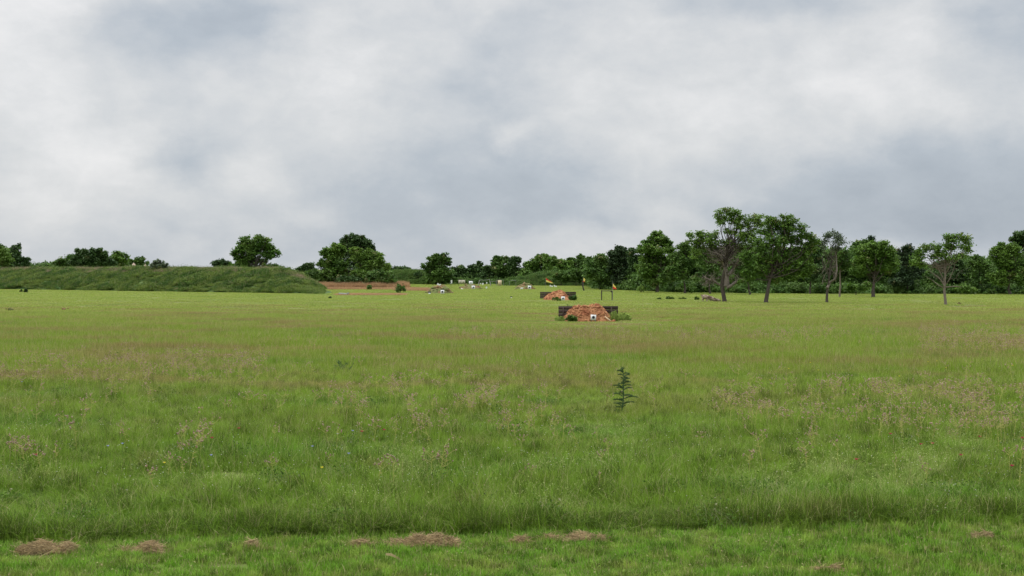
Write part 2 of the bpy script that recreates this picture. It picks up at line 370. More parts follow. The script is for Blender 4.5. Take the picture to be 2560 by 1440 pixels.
# brushy rise behind the flags
c0 = at(1400, 0, 262); mb = MB(); V = []
def rise(u, t): return 2.3*max(0, 1-u*u)*max(0, 1-t*t)
for i in range(25):
    for j in range(9):
        u = i/12-1; t = j/4-1; V.append((c0[0]+u*9.5, 262+t*6, rise(u, t)-.02))
mb.add(V, [[i*9+j, (i+1)*9+j, (i+1)*9+j+1, i*9+j+1] for i in range(24) for j in range(8)])
tag(part('brushy_rise', mb, M['berm'], smooth=True), kind='structure')

# ================================================================== grass
def edge(x, y=None):       # where the mown strip ends
    return 16.3+x*.10+.04*math.sin(x*1.3)+.05*math.sin(x*3.1+1)
def variants(name, k, mtl, fn):
    out = []
    for _ in range(k):
        m_ = MB(); fn(m_); out.append(m_.mesh(name, mtl))
    return out
def tall(m_):
    blades(m_, 1700, 1.15, .10, .27, .0062, .75, 3, .04)
    blades(m_, 240, 1.15, .22, .44, .005, 1.1, 5, .12, tint=(.9, 1.7))
    blades(m_, 55, 1.15, .3, .5, .0045, 1.1, 5, .6, tint=(1., 1.5))
    for _ in range(9):      # tufts
        c = (rng.uniform(-.45, .45), rng.uniform(-.45, .45), 0); q = rng.choice((.45, .6, 1.25))
        blades(m_, 60, .2, .2, .38, .0066, .9, 4, .03, 'disc', c, (q*.8, q*1.3))
def midg(m_):
    blades(m_, 2300, 2.3, .14, .32, .013, .5, 2, .07)
    blades(m_, 260, 2.3, .3, .5, .008, .6, 3, .4, tint=(.9, 1.5))
def farg(m_):
    blades(m_, 2600, 5.8, .10, .26, .035, .5, 2, .09, tint=(.75, 1.25))
    blades(m_, 200, 5.8, .2, .36, .02, .5, 2, .5, tint=(.9, 1.3))
def mown(m_):
    blades(m_, 2500, .9, .03, .09, .0055, .5, 2, .12, tint=(.5, 1.35))
    for _ in range(12):
        q = rng.choice((.5, .65, 1.3)); blades(m_, 60, .14, .06, .14, .008, .5, 3, .06, 'disc', (rng.uniform(-.45, .45), rng.uniform(-.45, .45), 0), (q*.8, q*1.25))
    blades(m_, 260, .9, .08, .17, .006, .4, 3, .2, tint=(.8, 1.5))
    P = np.stack((rng.uniform(-.45, .45, 70), rng.uniform(-.45, .45, 70), rng.uniform(.02, .06, 70)), 1)
    leaves(m_, P, .022, rng.uniform(.7, 1.3, 70), (rng.uniform(0, 1, 70) < .5)*.8)
def put_grass(name, P, zv, srcs, label):
    n = len(P); sc = np.ones((n, 3))
    hz = np.array([1+zv*(nd(p[0], p[1], 3., .35)*1.1+nd(p[0], p[1], 9., 1.3)*.6) for p in P]); sc[:, 2] = np.clip(hz, .55, 1.6)*rng.uniform(.9, 1.1, n)
    if name == 'tall_grass': sc[:, 2] *= np.array([.92 if p[1] < edge(p[0])+1.4 else 1. for p in P])
    if name == 'mown_grass': sc[:, 2] *= .85
    if name == 'tall_grass': sc[:, 2] *= .84
    if name == 'meadow_grass':      # cut shorter in front of and around the nearest backstop
        m0 = gp(1478, 803); dd_ = np.array([math.hypot((p[0]-m0[0])/4.6, (p[1]-m0[1]+1.)/9.) for p in P]); sc[:, 2] *= np.clip(.22+.9*(dd_-.75), .22, 1)*np.interp(P[:, 1], [55, 100], [1, .6])
    if name == 'distant_grass': sc[:, 2] *= np.interp(P[:, 1], [100, 130], [.5, .28])
    return instancer(name, P, rz(n), sc, srcs, label)
Pm = field_points(10.5, 18.6, .72, .40, 1.5, lambda x, y: y < edge(x)+.3)
put_grass('mown_grass', Pm, .35, variants('mown_patch', 6, M['mown'], mown), 'short mown grass strip along the bottom of the view')
Pt = np.vstack((field_points(14., 40, .92, .40, 1.5, lambda x, y: y > edge(x)+.8), [(x, edge(x)+.57, 0.) for x in np.arange(-8.5, 8.5, .5)]))
put_grass('tall_grass', Pt, .6, variants('tall_patch', 7, M['grass'], tall), 'tall unmown green grass just beyond the mown strip')
Pd = field_points(39.5, 100, 1.9, .40, 2.5)
put_grass('meadow_grass', Pd, .45, variants('meadow_patch', 6, M['grass'], midg), 'meadow grass in the middle of the field')
def keepfar(x, y):
    return True
Pf = field_points(99, 330, 4.9, .40, 5, keepfar)
put_grass('distant_grass', Pf, .35, variants('distant_patch', 6, M['grass'], farg), 'yellowish green grass of the far field')
# edge grass tinted dark to paint shade at the foot of the tall stand
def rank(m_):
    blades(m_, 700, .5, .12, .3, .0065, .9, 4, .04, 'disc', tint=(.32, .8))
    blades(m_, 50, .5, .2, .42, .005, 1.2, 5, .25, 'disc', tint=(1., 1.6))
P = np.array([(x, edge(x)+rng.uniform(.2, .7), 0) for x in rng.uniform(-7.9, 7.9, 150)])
put_grass('edge_shade_grass', P, .5, variants('edge_shade_patch', 4, M['grass'], rank), 'drooping grass with painted-in shade along the edge of the mown strip')
# airy pale seed grass
M['airy'] = mat('airy_grass', lambda q: tinted(q, q.mix(attr(q, 'kin'), (.26, .36, .08, 1), (.40, .40, .18, 1))), .8, .4)
def airy(m_):
    blades(m_, 90, .7, .25, .5, .0035, 1., 5, .4, 'disc', tint=(.9, 1.4))
    P_ = rng.normal(size=(150, 3))*np.array((.3, .3, .09))+np.array((0, 0, .36)); leaves(m_, P_, .016, rng.uniform(.9, 1.5, 150), .4)
pp = []
for px, py, sx_, n in [(2290, 1185, 70, 12), (2370, 1120, 25, 5), (1450, 1200, 50, 6), (1900, 1240, 60, 6), (1010, 1240, 30, 4), (2150, 1200, 60, 6), (600, 1250, 30, 3), (1020, 1170, 30, 3), (1530, 1120, 40, 4), (60, 1230, 50, 4), (2180, 1260, 60, 4), (1350, 1290, 60, 4), (930, 1290, 30, 4)]:
    for _ in range((n+1)//2): g = gp(px+rng.normal()*sx_, py+rng.normal()*14); pp.append(g)
P = np.array(pp); instancer('seed_grass', P, rz(len(P)), rng.uniform(.7, 1.1, (len(P), 3)), variants('airy_tuft', 4, M['airy'], airy), 'wispy pale seed heads of airy grass')
M['broad'] = mat('broad_leaves', lambda q: q.mix(attr(q, 'kin'), tinted(q, (.085, .17, .022, 1)), (.38, .36, .22, 1)), .85, .3)
def broad(m_):
    n = 150; P_ = rng.normal(size=(n, 3))*np.array((.17, .15, .08))+np.array((0, 0, .14)); P_[:, 2] = np.abs(P_[:, 2])
    leaves(m_, P_, .032, rng.uniform(.5, 1.4, n), (rng.uniform(0, 1, n) < .07)*.7)
    blades(m_, 60, .6, .2, .42, .006, 1.1, 5, .35, 'disc', tint=(.8, 1.6))
pp = []
for px, py, sx_, n in [(1950, 1250, 60, 12), (690, 1215, 30, 6), (1740, 1030, 20, 4), (600, 1160, 12, 2), (430, 990, 14, 3), (160, 985, 14, 3), (2490, 930, 14, 4), (1200, 1050, 40, 5), (1320, 1310, 60, 5), (1800, 1310, 60, 6), (2300, 1310, 60, 6), (250, 1330, 60, 6), (900, 1315, 60, 5), (1650, 1240, 20, 3), (2350, 1230, 30, 4), (1480, 1060, 12, 2), (60, 1200, 30, 4), (1100, 1220, 20, 3)]:
    for _ in range((n+1)//2): pp.append(gp(px+rng.normal()*sx_, py+rng.normal()*7))
for _ in range(25): pp.append(gp(rng.uniform(-60, 2620), rng.uniform(900, 1300)))
P = np.array(pp); instancer('leafy_weeds', P, rz(len(P)), rng.uniform(.6, 1.15, (len(P), 3)), variants('leafy_weed', 5, M['broad'], broad), 'dark broad leaved weeds growing among the meadow grass', 'weeds')
# rust coloured broomsedge beside the end of the berm
def sedge(m_): blades(m_, 500, 1.5, .35, .75, .03, .35, 2, 0, tint=(.75, 1.3))
pp = []
for _ in range(900):
    px, py = rng.uniform(800, 1012), rng.uniform(716.5, 724)
    if py > 722 and rng.uniform() < .5 and px > 860: continue
    pp.append(gp(px, py))
for _ in range(240):
    px = rng.uniform(850, 1000); pp.append(gp(px, rng.uniform(735.5, 738.)))
for _ in range(90): pp.append(gp(rng.normal(1035, 18), rng.uniform(722, 727)))
P = np.array(pp); sc = rng.uniform(.8, 1.15, (len(P), 3)); sc[:, 2] *= np.where(P[:, 1] < 180, .25, np.where(P[:, 1] < 218, .45, 1.5))
instancer('rust_grass', P, rz(len(P)), sc, variants('rust_tuft', 4, M['sedge'], sedge), 'rust coloured dry grass past the end of the berm')
# weeds over the berm
def weed(m_):
    n = 260; P_ = rng.normal(size=(n, 3))*np.array((.42, .42, .20)); P_[:, 2] = np.abs(P_[:, 2])
    leaves(m_, P_[:170], .09, rng.uniform(.6, 1.4, 170), (rng.uniform(0, 1, 170) < .05)*.8)
    blades(m_, 620, 1.5, .2, .55, .024, .6, 3, .10, tint=(.6, 1.5))
pp = []
for _ in range(5200):
    s = rng.uniform(0, blen-.5); t = rng.uniform(.0, .66); p = berm_pt(s, t)
    if s > blen-t*17*.98-1.2: continue
    pp.append(p)
P = np.array(pp); endf = np.array([min(1., .35+(blen-(p-BL)@bdir-(p-BL)@bn*.98)/8.) for p in P])[:, None]; sc = endf*np.array([[1, 1, .95]]*len(P))*(.75+.55*np.array([max(-.6, nd(p[0], p[1], p[2], .3)*1.2)+rng.uniform(0, .3) for p in P])[:, None])
instancer('berm_weeds', P, rz(len(P)), sc, variants('weed_patch', 6, M['weed'], weed), 'dense green weeds and grass covering the long berm', 'weeds')
def fringe(m_):
    blades(m_, 90, 1.0, .3, .7, .02, .4, 3, .85, tint=(.9, 1.3))
M['fringe'] = mat('dry_fringe', lambda q: tinted(q, q.mix(attr(q, 'kin'), (.14, .17, .06, 1), (.40, .28, .21, 1))), .9, .3)
pp = []
for px0, px1, n in [(190, 250, 46), (380, 460, 30), (490, 600, 60), (640, 760, 60), (0, 180, 40), (250, 380, 40), (730, 790, 20)]:
    for _ in range(n):
        px = rng.uniform(px0, px1); a = np.array(((px-CX)/F, 1., 0)); # intersect with the crest line
        tt = rng.uniform(.3, .5); Mx = np.array([[a[0], -bdir[0]], [a[1], -bdir[1]]]); rhs = (BL+bn*tt*17)[:2]
        d_, s_ = np.linalg.solve(Mx, rhs); pp.append(berm_pt(s_, tt))
P = np.array(pp); instancer('dry_fringe', P, rz(len(P)), np.ones((len(P), 3)), variants('dry_tuft', 3, M['fringe'], fringe), 'tan dry grass along the crest of the berm')
pp = []
for _ in range(420):
    u, t = rng.uniform(-1, 1), rng.uniform(-1, .3); pp.append((at(1025, 0, 285)[0]+u*9+t, 285+t*5, 2.6*max(0, 1-abs(u)**3)*max(0, 1-abs(t)**1.5)-.1))
for _ in range(420):
    u, t = rng.uniform(-1, 1), rng.uniform(-1, .3); pp.append((at(1400, 0, 262)[0]+u*9.5, 262+t*6, rise(u, t)-.1))
P = np.array(pp); instancer('rough_weeds', P, rz(len(P)), rng.uniform(.8, 1.3, (len(P), 3)), variants('rough_patch', 4, LEAF['mid'], weed), 'rough weeds on the distant rises', 'weeds')
# undergrowth: low masses of brush along the foot of the woods
def brush(m_):
    for _ in range(16):
        c = rng.normal(size=3)*np.array((.75, .6, .5)); c[2] = abs(c[2])*.9; n = 46; tn = rng.uniform(.65, 1.35)
        leaves(m_, c+rng.normal(size=(n, 3))*np.array((.26, .26, .17)), .24, rng.uniform(.75, 1.25, n)*tn, .0)
pp, sc = [], []
def brush_at(px, d, z, s): pp.append(((px-CX)/F*d, d, z)); sc.append((s, s, s*rng.uniform(.8, 1.1)))
foot = lambda px: np.interp(px, [1000, 1250, 1470, 1500, 1600, 1700, 1900, 2250, 2620, 2800], [288, 283, 280, 212, 197, 184, 175, 172, 170, 168])
for _ in range(420): px = rng.uniform(1480, 2900); d = foot(px)+rng.uniform(0, 6); brush_at(px, d, 0, rng.uniform(.6, 1.15))
for _ in range(170): px = rng.uniform(1045, 1500); d = foot(px)+rng.uniform(-2, 6); brush_at(px, d, 0, rng.uniform(.7, 1.1))
for _ in range(90): u, t = rng.uniform(-1, 1), rng.uniform(-1, .6); brush_at(1400+u*131, 262+t*6, rise(u, t)*.9, rng.uniform(.45, .8))
P = np.array(pp); instancer('undergrowth', P, rz(len(P)), np.array(sc), variants('brush', 6, LEAF['mid'], brush), 'low brush and brambles along the foot of the woods', 'undergrowth')
# the woods behind the trees one can tell apart
pp, sc = [], []
top = lambda px: np.interp(px, [1040, 1130, 1240, 1300, 1400, 1480, 1560, 1650, 1750, 1900, 2050, 2200, 2260, 2296, 2318, 2350, 2450, 2560, 2700, 2900], [700, 684, 680, 680, 668, 664, 644, 642, 630, 620, 624, 628, 646, 700, 700, 660, 648, 638, 626, 626])
for _ in range(3900):
    px = rng.uniform(1045, 2900); d = foot(px)+rng.uniform(5, 40)
    if 2296 < px < 2318 and rng.uniform() < .5: continue
    ztop = H-(top(px)+rng.uniform(-4, 10)-HY)/F*d-1.2
    if ztop < .3: ztop = .3
    brush_at(px, d, rng.uniform(-.2, ztop) , rng.uniform(.9, 1.5))
P = np.array(pp); instancer('woods', P, rz(len(P)), np.array(sc), variants('wood_clump', 6, LEAF['mid'], brush), 'dark mass of woods filling in behind the nearer trees', 'woods')
# hedge behind the berm
pp, sc = [], []
for _ in range(330):
    px = rng.uniform(-260, 330); d = 262+rng.uniform(0, 12); tp = np.interp(px, [-260, 60, 75, 130, 160, 330], [640, 655, 660, 655, 650, 662])
    brush_at(px, d, rng.uniform(1., max(1.1, H-(tp-HY)/F*d-1.0)), rng.uniform(.9, 1.3))
for _ in range(30): px = rng.uniform(660, 720); brush_at(px, 230, rng.uniform(1., 2.2), .9)
P = np.array(pp); instancer('hedge_growth', P, rz(len(P)), np.array(sc), variants('hedge_clump', 5, LEAF['mid'], brush), 'distant low hedge growth showing over the left of the berm', 'hedge')

# ================================================================== trees
def tree(name, label, base, lobes, kind='oak', tw=4., d=None, dens=1., leaf=1., bare=0, barkm='bark', cat='tree', fork=.35, lean=0, group=None, twigs=True, spread=1.):
    px, py = base
    if d is None: d = gd(py); B0 = gp(px, py)
    else: B0 = np.array(((px-CX)/F*d, d, 0.))
    m = d/F                                        # metres per photo pixel at the tree
    th = thing(name, label, cat, B0, group); tk = MB(); cr = MB()
    L = [(at(lx, ly, d+rng.uniform(-.5, .5)*rx*m*spread), rx*m*1.15, ry*m*1.12, (rx+ry)*.5*m*1.1) for lx, ly, rx, ry in lobes]
    L0 = list(L)
    if name not in ('shrub', 'sapling'):
        for c, rx, ry, rd in L0:
            for _ in range(2):
                a_ = rng.uniform(-.25, 3.4); q = rng.uniform(.3, .5)
                L.append((c+np.array((math.cos(a_)*rx*.92, rng.normal()*rd*.4, math.sin(a_)*ry*.92)), rx*q, ry*q*1.15, rd*q))
    cen = np.mean([l[0] for l in L0], 0); zlow = min(l[0][2]-l[2] for l in L)
    top_ = B0.copy(); top_[2] = max(.6, B0[2]+(cen[2]-B0[2])*fork); top_[0] += (cen[0]-B0[0])*.25+lean*m
    mid = (B0*.5+top_*.5)+np.array((rng.normal()*.05*top_[2], 0, 0)); ctop = cen.copy(); r0 = tw*m*.5
    tube(tk, [B0-np.array((0, 0, .1)), B0+np.array((0, 0, .15)), mid, top_, top_*.4+ctop*.6, ctop], [r0*1.5, r0*1.1, r0*.9, r0*.72, r0*.36, r0*.12], 8)
    lf = .0012*d*leaf
    for c, rx, ry, rd in L:
        s0 = top_+(ctop-top_)*rng.uniform(0, .6)
        tube(tk, curve(s0, c, .1, 6, .03), np.linspace(r0*.27, r0*.07, 6), 5)
        rc = max(.24, min(.5, .26*min(rx, ry)+.08)); nc = max(4, int(rx*ry/(rc*rc)*5.6*dens))
        u = rng.normal(size=(nc, 3)); u /= np.linalg.norm(u, axis=1)[:, None]; rr = rng.uniform(.12, 1, nc)**.55*rng.uniform(.85, 1.12, nc)*np.where(rng.uniform(0, 1, nc) < .12, rng.uniform(1.1, 1.4, nc), 1.)
        P = c+u*rr[:, None]*np.array((rx, rd, ry))
        P = P[P[:, 2] > .3]
        for p in P:
            nl = int(27*rng.uniform(.5, 1.4)); q = p+rng.normal(size=(nl, 3))*np.array((rc*.66, rc*.66, rc*.46))
            leaves(cr, q, lf, rng.uniform(.75, 1.25, nl)*rng.uniform(.72, 1.3), (rng.uniform() < .02)*.5)
            if twigs and rng.uniform() < .4: tube(tk, curve(c, p, .12, 4), [r0*.07+.008, r0*.05+.008, .012, .009], 3, cap=False)
    part('trunk', tk, M[barkm], th, smooth=True); part('crown', cr, LEAF[kind], th)
    return th
def twiggery(mb, p, direction, L, depth, r):
    """gnarled bare branch that divides"""
    direction = direction/np.linalg.norm(direction); n = 4; pts = [p]
    for i in range(n):
        direction = direction+rng.normal(size=3)*.28; direction /= np.linalg.norm(direction); pts.append(pts[-1]+direction*L/n)
    tube(mb, pts, np.linspace(r, r*.55, n+1), 4, rng.uniform(.7, 1.3), cap=False)
    if depth > 0:
        for i in range(rng.integers(2, 4)):
            q = pts[rng.integers(2, n+1)]; twiggery(mb, q, direction+rng.normal(size=3)*.75, L*rng.uniform(.5, .75), depth-1, r*.55)

BT = 'trees of the far woods'
TR = [
 # behind the berm
 ('tree', 'dark tree with a narrow raised top at the far left edge behind the berm', (36, 0), [(38, 630, 11, 13), (30, 645, 18, 14), (48, 656, 20, 12), (20, 655, 20, 14)], 'dark', 3, 235),
 ('tree', 'tree cut by the left edge of the photo behind the berm', (-30, 0), [(-8, 624, 18, 12), (-30, 640, 30, 20), (-60, 630, 30, 24)], 'dark', 3, 240),
 ('tree', 'bright yellow green tree at the far left behind the berm', (2, 0), [(4, 634, 19, 12), (12, 650, 18, 12)], 'lime', 3, 225),
 ('tree', 'low rounded olive tree left of the dark clump behind the berm', (176, 0), [(172, 654, 17, 11), (155, 658, 16, 8)], 'mid', 3, 235),
 ('tree', 'dark tree with the leftmost knob of the clump behind the berm', (203, 0), [(202, 642, 13, 14), (196, 655, 16, 10)], 'dark', 3, 225),
 ('tree', 'dark tree in the middle of the clump behind the berm', (226, 0), [(225, 637, 13, 13), (228, 652, 18, 12)], 'dark', 3, 222),
 ('tree', 'dark sloping tree at the right of the clump behind the berm', (252, 0), [(243, 637, 12, 13), (256, 648, 16, 13), (273, 657, 16, 10)], 'dark', 3, 223),
 ('tree', 'small rounded tree standing up just right of the dark clump behind the berm', (301, 0), [(301, 642, 15, 11), (303, 656, 15, 10)], 'oak', 3, 232),
 ('tree', 'low tree with a peaked top behind the left tan tank', (344, 0), [(322, 659, 13, 7), (347, 655, 11, 8), (356, 661, 10, 6)], 'mid', 3, 245),
 ('shrub', 'sparse grey green shrub just right of the tan tanks on the berm', (397, 0), [(385, 661, 9, 7), (399, 659, 11, 8), (412, 664, 9, 5)], 'grey', 2, 200),
 ('shrub', 'dark round shrub behind the berm just left of the lone oak', (553, 0), [(544, 661, 13, 9), (565, 661, 13, 8), (556, 656, 9, 6)], 'dark', 2, 205),
 ('oak_tree', 'lone spreading oak rising behind the berm against open sky', (634, 0), [(604, 640, 20, 18), (601, 622, 14, 10), (628, 610, 22, 13), (652, 603, 17, 11), (645, 625, 20, 15), (620, 630, 18, 16), (676, 622, 15, 12), (686, 634, 12, 9), (668, 640, 14, 8), (622, 655, 30, 12), (604, 664, 16, 9), (672, 666, 18, 6), (690, 672, 12, 4)], 'oak', 8, 200),
 # clump at the end of the berm
 ('cedar_tree', 'small jagged dark tree left of the tall clump beyond the berm end', (768, 0), [(763, 669, 9, 7), (775, 672, 12, 9), (748, 676, 8, 5)], 'dark', 3, 235),
 ('tree', 'tallest dark tree in the clump past the right end of the berm', (884, 0), [(880, 597, 13, 11), (866, 606, 10, 9), (898, 606, 18, 11), (915, 613, 14, 12), (884, 622, 26, 16), (860, 625, 15, 14), (925, 624, 9, 8), (880, 648, 36, 22), (880, 680, 44, 24)], 'dark', 9, 232),
 ('tree', 'lighter green tree on the left side of the tall clump beyond the berm', (836, 0), [(842, 622, 14, 12), (814, 632, 11, 9), (830, 645, 20, 16), (845, 660, 20, 18), (818, 664, 16, 14), (835, 684, 22, 14)], 'oak', 5, 226),
 ('tree', 'bright green tree on the right side of the tall clump beyond the berm', (925, 0), [(893, 630, 13, 9), (905, 645, 16, 12), (930, 640, 16, 11), (942, 656, 14, 12), (920, 665, 22, 14), (955, 668, 14, 10), (912, 690, 22, 14)], 'lime', 5, 224),
 ('shrub', 'dark rounded bush under the left of the tall clump', (800, 0), [(792, 688, 22, 14), (775, 690, 16, 12), (812, 696, 20, 14)], 'mid', 3, 226),
 ('shrub', 'low dark bush in front of the tall clump', (868, 0), [(855, 703, 24, 11), (880, 703, 22, 11)], 'dark', 3, 221),
 ('shrub', 'dark brownish bush under the right of the tall clump', (948, 0), [(935, 695, 22, 17), (962, 688, 18, 12), (965, 702, 22, 10)], 'mid', 3, 220),
 ('tree', 'rounded tree just behind the low berm right of the tall clump', (1004, 0), [(1000, 676, 18, 9), (1016, 684, 16, 9), (985, 686, 18, 14), (990, 700, 20, 10)], 'dark', 3, 300),
 ('shrub', 'small isolated bush in the rust coloured grass right of the berm', (1000, 733), [(993, 726, 6, 4), (1001, 719, 7, 6), (1008, 726, 6, 5)], 'mid', 2, None),
 ('sapling', 'tiny green sapling standing in the rust coloured grass', (923, 724), [(923, 718, 5, 4)], 'oak', 1, None),
 # centre
 ('shrub', 'low bush left of the dense centre tree', (1048, 0), [(1046, 688, 10, 8), (1053, 700, 10, 8)], 'dark', 2, 282),
 ('tree', 'dense broad tree with a thin airy right top left of the range boards', (1092, 0), [(1092, 646, 11, 9), (1085, 654, 14, 11), (1108, 646, 9, 9), (1118, 655, 9, 9), (1068, 668, 11, 9), (1095, 668, 22, 10), (1085, 684, 26, 13), (1112, 684, 20, 14), (1095, 702, 34, 10)], 'mid', 6, 272),
 ('tree', 'low dark tree behind the twin tan board', (1155, 0), [(1148, 676, 15, 8), (1162, 680, 10, 8), (1150, 692, 18, 12)], 'dark', 4, 290),
 ('tree', 'dark tree with a small peaked knob left of the pipe swing frame', (1192, 0), [(1184, 672, 12, 8), (1197, 663, 6, 6), (1200, 678, 12, 10), (1190, 690, 16, 12)], 'dark', 4, 292),
 ('tree', 'low dark tree directly behind the pipe swing frame', (1222, 0), [(1218, 672, 12, 7), (1228, 680, 12, 9), (1215, 692, 16, 12)], 'dark', 4, 288),
 ('tree', 'tall leafy tree behind the single tan board', (1252, 0), [(1240, 652, 8, 8), (1258, 650, 12, 8), (1252, 668, 18, 14), (1262, 690, 18, 14)], 'mid', 5, 286),
 ('tree', 'thin airy grey tree right of the tall one behind the single tan board', (1286, 0), [(1282, 652, 9, 7), (1294, 650, 8, 6), (1288, 668, 14, 13), (1290, 690, 14, 14)], 'dark', 4, 284),
 ('tree', 'round bright topped tree behind the middle mound', (1350, 0), [(1352, 645, 13, 7), (1345, 655, 16, 10), (1326, 662, 14, 8), (1330, 676, 20, 12), (1368, 658, 12, 9), (1316, 684, 14, 10)], 'oak', 5, 283),
 ('tree', 'broad green tree left of the twin sheep silhouettes', (1395, 0), [(1382, 650, 8, 7), (1396, 656, 16, 9), (1414, 664, 14, 9), (1392, 674, 24, 12)], 'oak', 5, 281),
 ('tree', 'rounded dark tree behind the small middle flag', (1432, 0), [(1428, 655, 10, 8), (1440, 660, 12, 9), (1430, 674, 20, 12)], 'mid', 4, 285),
 ('tree', 'tree with a gap of sky on its right above the leaning post', (1455, 0), [(1452, 645, 7, 6), (1458, 655, 10, 8), (1475, 655, 9, 9), (1462, 672, 18, 12)], 'mid', 4, 283),
 ('vine_thicket', 'pale vine covered hump left of the broad green tree', (1318, 0), [(1320, 690, 18, 9), (1306, 698, 12, 7)], 'oak', 2, 268),
 ('vine_thicket', 'domed vine thicket just right of the red and yellow flag', (1402, 0), [(1400, 690, 13, 8), (1410, 697, 12, 7)], 'mid', 2, 254),
 ('vine_thicket', 'taller domed vine thicket left of the middle flag', (1440, 0), [(1442, 682, 12, 8), (1432, 690, 14, 8), (1448, 694, 10, 10)], 'mid', 2, 253),
 # right hand woods
 ('tree', 'dense dark green tree at the left corner of the right hand woods', (1500, 0), [(1498, 648, 12, 9), (1490, 662, 18, 12), (1512, 665, 18, 14), (1496, 690, 26, 18), (1520, 700, 20, 16)], 'mid', 5, 208),
 ('pine_tree', 'dark pine with the raised top in the left part of the right hand woods', (1552, 0), [(1552, 626, 13, 8), (1538, 634, 11, 9), (1566, 634, 13, 9), (1548, 650, 24, 14), (1545, 676, 30, 18), (1560, 700, 28, 14)], 'cedar', 6, 207),
 ('tree', 'dark tree in the dip left of the tall conical tree', (1585, 0), [(1580, 632, 10, 8), (1588, 648, 12, 12), (1585, 680, 18, 22)], 'dark', 4, 205),
 ('tree', 'tall conical green tree on its own trunk left of the gnarled tree', (1643, 731), [(1646, 588, 12, 8), (1640, 602, 20, 10), (1622, 612, 14, 9), (1662, 608, 14, 10), (1606, 626, 12, 9), (1640, 626, 30, 13), (1675, 626, 12, 12), (1625, 650, 26, 14), (1655, 655, 26, 16), (1615, 675, 22, 14), (1650, 685, 32, 16), (1635, 705, 28, 10)], 'oak', 8, None),
 ('tree', 'loose green tree between the conical tree and the gnarled tree', (1712, 0), [(1705, 618, 14, 8), (1722, 628, 12, 9), (1698, 640, 20, 12), (1720, 655, 18, 14), (1700, 675, 24, 16), (1680, 690, 20, 14)], 'mid', 5, 176),
 ('tree', 'green tree filling the gap behind the trunk of the gnarled tree', (1775, 0), [(1760, 640, 22, 14), (1780, 665, 24, 18), (1765, 695, 22, 14)], 'mid', 5, 172),
 ('tree', 'green tree behind and between the two big trees', (1875, 0), [(1865, 635, 22, 18), (1850, 660, 22, 16), (1880, 680, 24, 20), (1845, 695, 24, 14)], 'mid', 5, 166),
 ('tree', 'dark tree behind the right side of the broad tree', (2025, 0), [(2030, 630, 20, 18), (2020, 665, 26, 22), (2040, 690, 22, 18)], 'dark', 5, 172),
 ('tree', 'small topped tree behind the left of the round crowned tree', (2148, 0), [(2150, 608, 14, 8), (2140, 618, 12, 8), (2135, 640, 20, 16), (2125, 670, 22, 20)], 'mid', 5, 182),
 ('tree', 'slender dark tip standing above the round crowned tree', (2180, 0), [(2180, 600, 6, 7), (2181, 615, 8, 8), (2181, 635, 10, 12)], 'cedar', 4, 186),
 ('tree', 'round crowned tree with a twin trunk in the right hand woods', (2183, 743), [(2190, 616, 26, 10), (2165, 628, 20, 12), (2212, 632, 20, 14), (2228, 648, 12, 14), (2190, 645, 34, 16), (2155, 655, 22, 14), (2222, 668, 18, 14), (2185, 668, 34, 12), (2150, 680, 18, 10)], 'oak', 9, None),
 ('tree', 'narrow dark pointed tree right of the round crowned tree', (2268, 0), [(2270, 622, 11, 8), (2262, 638, 15, 11), (2277, 640, 12, 10), (2266, 662, 24, 16), (2280, 685, 22, 18), (2260, 705, 26, 16)], 'cedar', 6, 172),
 ('tree', 'dark spreading bush like tree behind the pale trunked tree', (2375, 0), [(2350, 668, 18, 10), (2380, 664, 24, 12), (2410, 672, 20, 12), (2370, 690, 40, 20)], 'dark', 5, 176),
 ('tree', 'airy green tree between the pale trunked tree and the right edge', (2450, 0), [(2445, 648, 12, 6), (2432, 662, 12, 8), (2455, 665, 14, 10), (2445, 690, 26, 18)], 'mid', 5, 172),
 ('tree', 'large dark tree rising at the right edge of the photo', (2560, 0), [(2552, 590, 16, 11), (2540, 602, 14, 10), (2570, 610, 26, 16), (2585, 640, 30, 24)], 'dark', 8, 178),
 ('tree', 'large bright green tree at the right edge in front of the dark one', (2525, 0), [(2508, 620, 16, 8), (2488, 630, 13, 9), (2530, 630, 22, 13), (2500, 650, 22, 14), (2540, 655, 24, 18), (2520, 680, 34, 18), (2498, 700, 24, 14), (2555, 695, 24, 20)], 'oak', 7, 168),
 ('tree', 'green tree beyond the right edge of the woods', (2660, 0), [(2650, 620, 30, 16), (2630, 650, 30, 20), (2670, 670, 40, 30)], 'oak', 7, 170),
 ('shrub', 'rounded bright green bush at the corner of the right hand woods', (1603, 731), [(1596, 726, 8, 5), (1606, 723, 9, 7)], 'lime', 2, None),
 ('shrub', 'pale green shrub at the foot of the conical tree', (1715, 733), [(1708, 720, 14, 9), (1725, 724, 14, 8)], 'oak', 2, None),
 ('shrub', 'light green shrub under the round crowned tree', (2140, 738), [(2130, 718, 16, 10), (2160, 718, 14, 10)], 'oak', 2, None),
 ('shrub', 'yellowish green shrub right of the pale trunk', (2415, 736), [(2408, 723, 14, 9), (2428, 728, 12, 6)], 'lime', 2, None),
 # the trees standing out in the field
